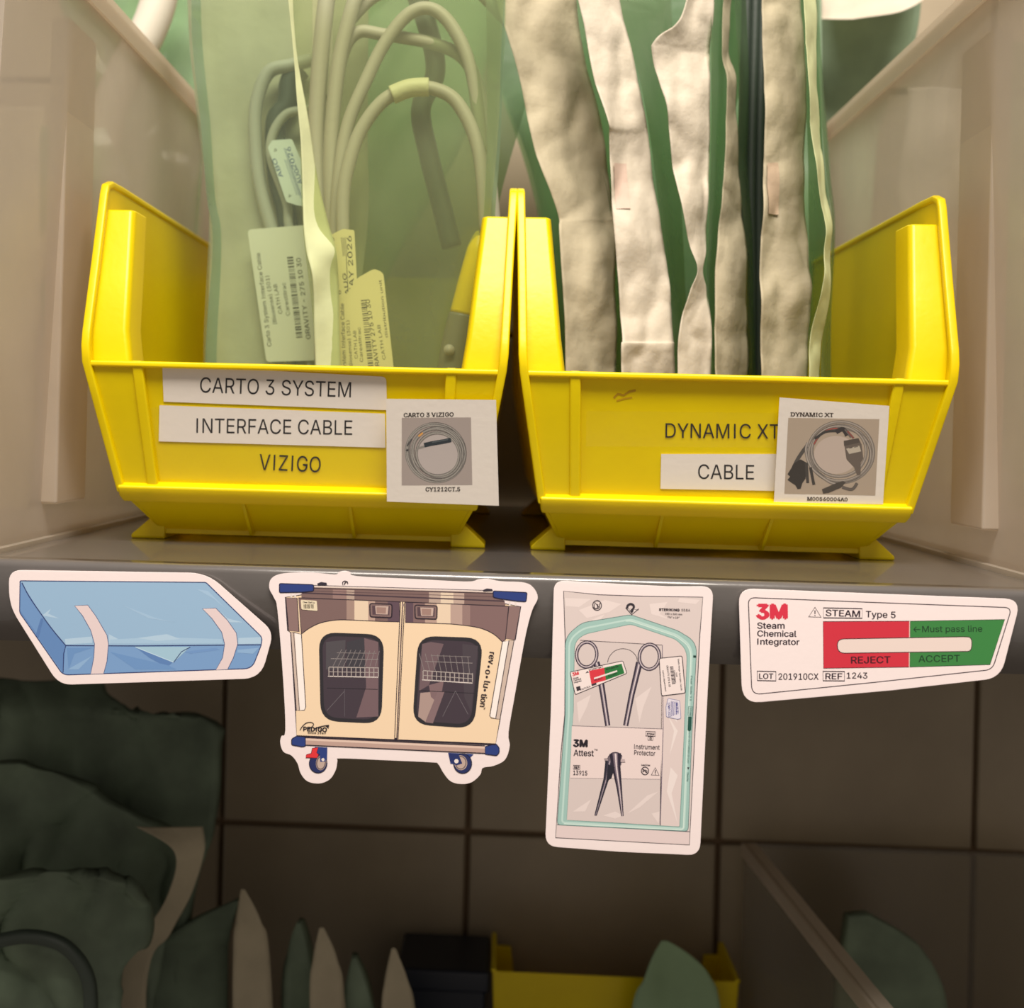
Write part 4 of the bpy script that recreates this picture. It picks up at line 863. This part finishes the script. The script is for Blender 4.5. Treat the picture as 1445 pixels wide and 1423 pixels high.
# --- pouch sticker
f6 = lambda p: (760 + p[0] / 3.515, 810 + p[1] / 3.515)
r_, a = sticker('instrument_pouch_sticker', [f6(p) for p in rpoly([(76, 32), (430, 52), (640, 62), (868, 62), (840, 560), (800, 1398), (400, 1380), (32, 1352), (60, 700)], [55, 0, 0, 60, 0, 62, 0, 62, 0])], 'tall sticker of a sealed instrument pouch with scissor-handled forceps', (880, 1200))
a.frame(760, 810, 3.515)
PG = (222, 206, 204); TEAL = (160, 196, 190); TL = (190, 218, 212); TD = (110, 152, 146)
a.part('pouch_print'); fr = [(124, 86), (300, 104), (520, 112), (815, 116), (800, 300), (780, 700), (748, 1346), (84, 1310), (110, 900), (130, 700), (132, 330)]
a.poly(fr, (218, 204, 202)); a.line(fr, 4, K, True); a.line([(92, 1245), (752, 1280)], 4, (90, 84, 96)); a.poly([(93, 1249), (750, 1284), (747, 1342), (88, 1308)], (226, 208, 208))
for pts in ([(130, 120), (260, 125), (200, 165), (135, 160)], [(330, 130), (410, 150), (350, 190), (240, 220), (200, 180)], [(700, 120), (800, 130), (780, 150), (690, 140)], [(550, 150), (640, 140), (600, 200), (660, 230), (560, 200)], [(260, 230), (330, 200), (300, 235)]): a.poly(pts, (230, 216, 214))
tb = rpoly([(457, 203), (690, 282), (786, 340), (760, 800), (742, 1278), (92, 1246), (132, 700), (132, 312), (215, 243)], [20, 20, 60, 0, 20, 20, 0, 50, 30]); ti = rpoly([(457, 250), (680, 325), (738, 380), (722, 800), (700, 1256), (140, 1222), (172, 700), (178, 340), (225, 300)], [20, 20, 50, 0, 8, 8, 0, 40, 30])
a.poly(tb, TEAL); a.line(tb, 3, (84, 116, 114), True); a.poly(ti, PG); a.line(ti, 3, TD, True)
mid = rpoly([(457, 226), (685, 303), (762, 360), (742, 800), (722, 1266), (116, 1234), (150, 700), (152, 326), (220, 272)], [20, 20, 55, 0, 14, 14, 0, 45, 30]); a.line(mid, 9, TL, True); a.line([(p[0] - 5, p[1] + 6) for p in mid[:30]], 4, (214, 234, 226))
for pts in ([(640, 700), (690, 780), (650, 900), (672, 780)], [(655, 960), (690, 1000), (660, 1090), (690, 1240), (636, 1080)], [(430, 1170), (560, 1110), (600, 1140), (480, 1160)], [(150, 1200), (280, 1150), (200, 1200)], [(640, 640), (660, 640), (690, 740), (640, 690)], [(180, 620), (230, 600), (210, 660), (190, 740)], [(520, 560), (600, 600), (560, 740), (540, 640)]): a.poly(pts, (234, 222, 220))
a.part('card_print'); a.poly([(205, 330), (614, 354), (600, 1248), (606, 1246), (140, 1222), (172, 700)], (214, 200, 198)); a.line([(205, 330), (614, 354)], 3, K); a.line([(614, 354), (618, 770), (604, 1248)], 3, (80, 66, 96)); a.poly([(165, 754), (616, 770), (604, 1020), (157, 1014)], (232, 214, 212)); a.line([(165, 754), (616, 770)], 3, (110, 100, 108)); a.line([(157, 1014), (604, 1020)], 2.5, (150, 138, 142)); a.line(catmull([(342, 440), (352, 410), (380, 382), (420, 372), (460, 384), (488, 420), (486, 480)], 6), 3, K)
for pts in ([(190, 640), (260, 600), (240, 660), (200, 740)], [(480, 620), (560, 560), (520, 660), (500, 740)], [(170, 1180), (260, 1120), (230, 1180)], [(440, 1190), (540, 1100), (595, 1080), (500, 1160)], [(560, 1190), (600, 1180), (596, 1240)], [(320, 1200), (380, 1180), (420, 1200), (380, 1215)]): a.poly(pts, (228, 214, 212))
a.part('forceps_print'); ST = (136, 124, 136); DKS = (52, 44, 62); HI = (226, 212, 214)
def bar(pts, w0, w1, c0, c1, c2):
    n = len(pts); L_, R_ = [], []
    for i, p in enumerate(pts):
        t = i / (n - 1); w_ = w0 + (w1 - w0) * t; q = Vector(pts[min(i + 1, n - 1)]) - Vector(pts[max(i - 1, 0)]); q.normalize(); nn = Vector((-q.y, q.x)); L_.append(Vector(p) + nn * w_ / 2); R_.append(Vector(p) - nn * w_ / 2)
    a.poly([tuple(x) for x in L_ + R_[::-1]], c0)
    a.poly([tuple(x * .72 + y * .28) for x, y in zip(L_, R_)] + [tuple(x * .28 + y * .72) for x, y in zip(L_[::-1], R_[::-1])], c1)
    a.poly([tuple(x * .55 + y * .45) for x, y in zip(L_, R_)] + [tuple(x * .40 + y * .60) for x, y in zip(L_[::-1], R_[::-1])], c2)
bar([(285, 440), (300, 480), (318, 590), (343, 754)], 34, 26, DKS, ST, HI); bar([(500, 440), (486, 500), (462, 600), (432, 754)], 34, 26, DKS, ST, HI)
for x, y in ((239, 401), (550, 412)):
    e = a.circ(x, y, 50, 62, 32, .08); a.line(e, 17, DKS, True); a.line(e, 8, ST, True); a.line([(p[0] - 1, p[1] - 1) for p in e], 3, HI, True)
a.poly([(365, 890), (395, 886), (414, 905), (410, 950), (345, 955), (342, 912)], (110, 98, 108)); a.poly([(325, 918), (340, 916), (345, 934), (330, 936)], (170, 154, 158)); a.poly([(405, 918), (428, 920), (430, 936), (404, 936)], (190, 172, 174)); a.line([(325, 918), (345, 916)], 2, K); a.line([(404, 936), (430, 936)], 2, K)
bar([(352, 930), (335, 1020), (283, 1198)], 42, 12, (40, 38, 52), (66, 60, 76), (170, 156, 166)); bar([(380, 892), (385, 960), (400, 1060), (416, 1202)], 58, 12, (44, 38, 54), (120, 106, 120), HI); a.poly([(345, 945), (378, 960), (362, 1015), (335, 1030)], (38, 36, 48)); a.line([(283, 1198), (283, 1200)], 12, DKS); a.line(catmull([(345, 910), (360, 892), (380, 886), (402, 892), (414, 906)], 5), 4, DKS)
a.part('indicator_print'); ind = rpoly([(156, 488), (418, 432), (438, 494), (182, 600)], 8); a.poly(ind, (240, 226, 224)); a.line(ind, 3.5, K, True)
a.poly([(250, 482), (325, 466), (334, 528), (262, 548)], (216, 58, 70)); a.poly([(325, 466), (412, 446), (426, 494), (334, 528)], (40, 118, 62)); a.line([(275, 520), (390, 482)], 8, (236, 224, 222))
a.text('3M', 170, 508, 200, 500, 16, (214, 50, 66), .05)
for t, x0, y0, x1, y1 in (('Steam', 172, 524, 198, 518), ('Chemical', 174, 534, 212, 524), ('Integrator', 176, 544, 214, 534), ('201910CX', 208, 580, 258, 562), ('STEAM', 250, 482, 288, 472), ('Type 5', 292, 472, 320, 464), ('REJECT', 278, 532, 318, 522), ('ACCEPT', 346, 514, 392, 498), ('Must pass line', 336, 478, 396, 462)): a.text(t, x0, y0, x1, y1, 8, K, .03)
a.poly([(186, 562), (206, 556), (210, 576), (190, 583)], (60, 52, 60)); a.poly([(262, 548), (286, 540), (288, 550), (264, 558)], (60, 52, 60)); a.poly([(232, 494), (242, 482), (250, 490)], K)
a.part('barcode_tag_print'); q = rpoly([(598, 420), (712, 408), (728, 592), (610, 606)], 10); a.poly(q, (238, 224, 222)); a.line(q, 4, K, True)
for t, x0, y0, x1, y1, h in (('Sterile Range. Synergies. Cat.88', 690, 422, 706, 578, 7), ('Unit', 680, 492, 683, 512, 7), ('Containment', 670, 480, 676, 540, 7), ('GRAVITY 299 4 33', 634, 456, 646, 562, 9), ('custom dispatchment', 614, 480, 628, 584, 7)): a.text(t, x0, y0, x1, y1, h, K, .03)
for k in range(13): a.line([(651 + k * .9, 464 + k * 6.8), (668 + k * .9, 462 + k * 6.8)], 3.6 if k % 3 else 5.2, K, step=False)
a.part('date_tag_print'); q = rpoly([(642, 618), (700, 630), (706, 718), (690, 722), (634, 710), (632, 660)], 6); a.poly(q, (226, 220, 232)); a.line(q, 2.5, (130, 130, 170), True)
for k in range(5): a.line([(658 + k * 8, 632 + k), (660 + k * 8, 708 - k * 3)], 4 if k % 2 else 2.4, (60, 64, 140), step=False)
a.text('27MAY 2021', 640, 640, 644, 712, 12, (60, 64, 140), .02); a.text('A77', 682, 640, 684, 690, 10, (60, 64, 140), .02)
a.part('lettering')
a.text('STERIKING', 598, 183, 698, 186, 12, K, .045); a.text('S58A', 708, 186, 752, 187, 12, K, .0); a.text('180 x 330 mm', 628, 202, 712, 206, 9, K, .01); a.text('7½" x 13"', 640, 220, 698, 222, 9, K, .01)
a.line(a.circ(290, 157, 22, 24), 4, K, True); a.line(catmull([(276, 150), (276, 168), (290, 172), (294, 150)], 4), 4, K); a.line(catmull([(286, 172), (300, 168), (304, 146)], 4), 4, K); a.line([(278, 142), (300, 165)], 3, K); a.text('TM', 288, 135, 300, 136, 5, K, .02)
a.poly([(432, 168), (496, 174), (462, 204)], (236, 224, 222)); a.line([(432, 168), (462, 202), (496, 174)], 4, K); a.line([(436, 174), (496, 178)], 2.5, K); a.line(catmull([(440, 172), (442, 158), (456, 150), (470, 156), (472, 168), (462, 182)], 5), 11, (50, 46, 54)); a.poly([(448, 180), (474, 182), (462, 198)], (50, 46, 54))
a.text('3M', 174, 857, 240, 859, 34, (34, 30, 40), .055); a.text('Attest', 174, 903, 273, 905, 30, K, .012); a.text('TM', 276, 876, 292, 877, 7, K, .02)
a.line([(173, 950), (206, 951), (205, 970), (172, 969)], 2.5, K, True); a.text('REF', 177, 966, 202, 967, 12, K, .03); a.text('13915', 172, 998, 241, 1000, 22, K, .012)
a.text('Instrument', 474, 868, 600, 873, 23, K, .006); a.text('Protector', 474, 898, 578, 903, 23, K, .006)
a.line([(532, 782), (580, 784), (579, 806), (531, 804)], 3, K, True); a.text('STEAM', 537, 799, 574, 800, 9, K, .03); a.line([(543, 808), (569, 809), (567, 826), (542, 825)], 2.5, K, True); a.text('5', 550, 822, 562, 822, 10, K, .01)
a.text('Lead Free', 510, 952, 553, 954, 8, K, .03); a.line(a.circ(528, 978, 18, 19), 4, K, True); a.text('Pb', 517, 985, 539, 986, 14, K, .03); a.line([(515, 966), (541, 991)], 3, K); a.line([(579, 962), (598, 1000), (559, 998)], 3.5, K, True); a.line([(579, 974), (579, 988)], 4, K); a.line([(579, 991), (579, 995)], 4, K)
a.poly([(768, 404), (782, 406), (780, 416), (767, 414)], (24, 60, 52)); G_ = (60, 110, 104)
a.text('Peel Side 11', 755, 506, 751, 630, 8, G_, .0); a.line([(744, 658), (766, 660), (764, 704), (742, 702)], 2.5, G_, True); a.text('STEAM', 750, 664, 748, 700, 10, G_, 0); a.poly([(742, 708), (760, 709), (757, 775), (748, 782), (739, 774)], (34, 84, 74)); a.text('DO NOT USE IF DAMAGED ISO 11607', 745, 785, 738, 940, 8, G_, .0); a.poly([(738, 960), (748, 960), (742, 972)], K); a.text('Sterile', 737, 985, 735, 1030, 8, G_, 0)
a.flush()
# --- integrator sticker
f7 = lambda p: (1030 + p[0] / 3.482, 820 + p[1] / 3.482)
r_, a = sticker('integrator_sticker', [f7(p) for p in rpoly([(42, 36), (700, 62), (1430, 90), (1330, 478), (800, 538), (60, 605)], [75, 0, 80, 80, 0, 95])], 'sticker with a red and green field reading REJECT and ACCEPT, rightmost on the shelf lip', (1250, 985))
a.frame(1030, 820, 3.482)
a.part('outline'); fr = rpoly([(90, 82), (700, 106), (1385, 132), (1290, 436), (700, 500), (108, 560)], [34, 0, 36, 36, 0, 45]); a.line(fr, 4.5, (50, 34, 44), True)
RD, GN = (206, 48, 66), (58, 130, 66)
a.part('red_field'); a.poly([(458, 200), (882, 198), (880, 424), (460, 430)], RD); a.line([(458, 200), (882, 198), (880, 424), (460, 430)], 3.5, (60, 24, 34), True)
a.part('green_field'); a.poly([(886, 198), (1351, 190), (1278, 412), (884, 424)], GN); a.line([(886, 198), (1351, 190), (1278, 412), (884, 424)], 3, (30, 50, 36), True); a.line([(883, 200), (881, 424)], 4, (228, 196, 186))
a.part('window_slot_print'); q = rpoly([(526, 286), (1150, 275), (1190, 277), (1188, 346), (1150, 347), (530, 356)], [36, 0, 34, 34, 0, 36]); a.poly(q, (232, 214, 208)); a.line(q, 4, (60, 34, 40), True)
a.part('logo'); a.text('3M', 136, 186, 277, 185, 69, (214, 50, 74), .06)
a.part('lettering'); T_ = (48, 34, 46)
a.text('Steam', 135, 235, 268, 235, 30, T_, .022); a.text('Chemical', 135, 273, 326, 275, 29, T_, .022); a.text('Integrator', 135, 313, 341, 315, 29, T_, .022)
a.text('STEAM', 471, 172, 638, 178, 31, T_, .022); a.line([(459, 133), (650, 137), (650, 184), (460, 182)], 5.5, T_, True); a.text('Type 5', 668, 179, 813, 183, 31, T_, .016)
a.line([(418, 130), (448, 179), (387, 177)], 5, T_, True); a.line([(418, 145), (418, 163)], 5, T_); a.line([(418, 168), (418, 173)], 5, T_)
a.text('REJECT', 596, 406, 788, 404, 33, (74, 22, 34), .022); a.text('ACCEPT', 927, 400, 1130, 397, 33, (26, 62, 36), .010); a.text('Must pass line', 945, 252, 1240, 250, 30, (26, 62, 36), .008)
a.line([(904, 239), (936, 239)], 4.5, (26, 62, 36)); a.line([(916, 226), (903, 239), (916, 252)], 4.5, (26, 62, 36))
a.line([(134, 444), (226, 446), (226, 492), (135, 490)], 5.5, T_, True); a.text('LOT', 144, 481, 212, 482, 26, T_, .022); a.text('201910CX', 239, 486, 435, 486, 31, T_, .012)
a.line([(457, 445), (563, 446), (563, 492), (458, 491)], 5.5, T_, True); a.text('REF', 470, 483, 551, 484, 29, T_, .022); a.text('1243', 574, 480, 675, 480, 29, T_, .012)
a.flush()
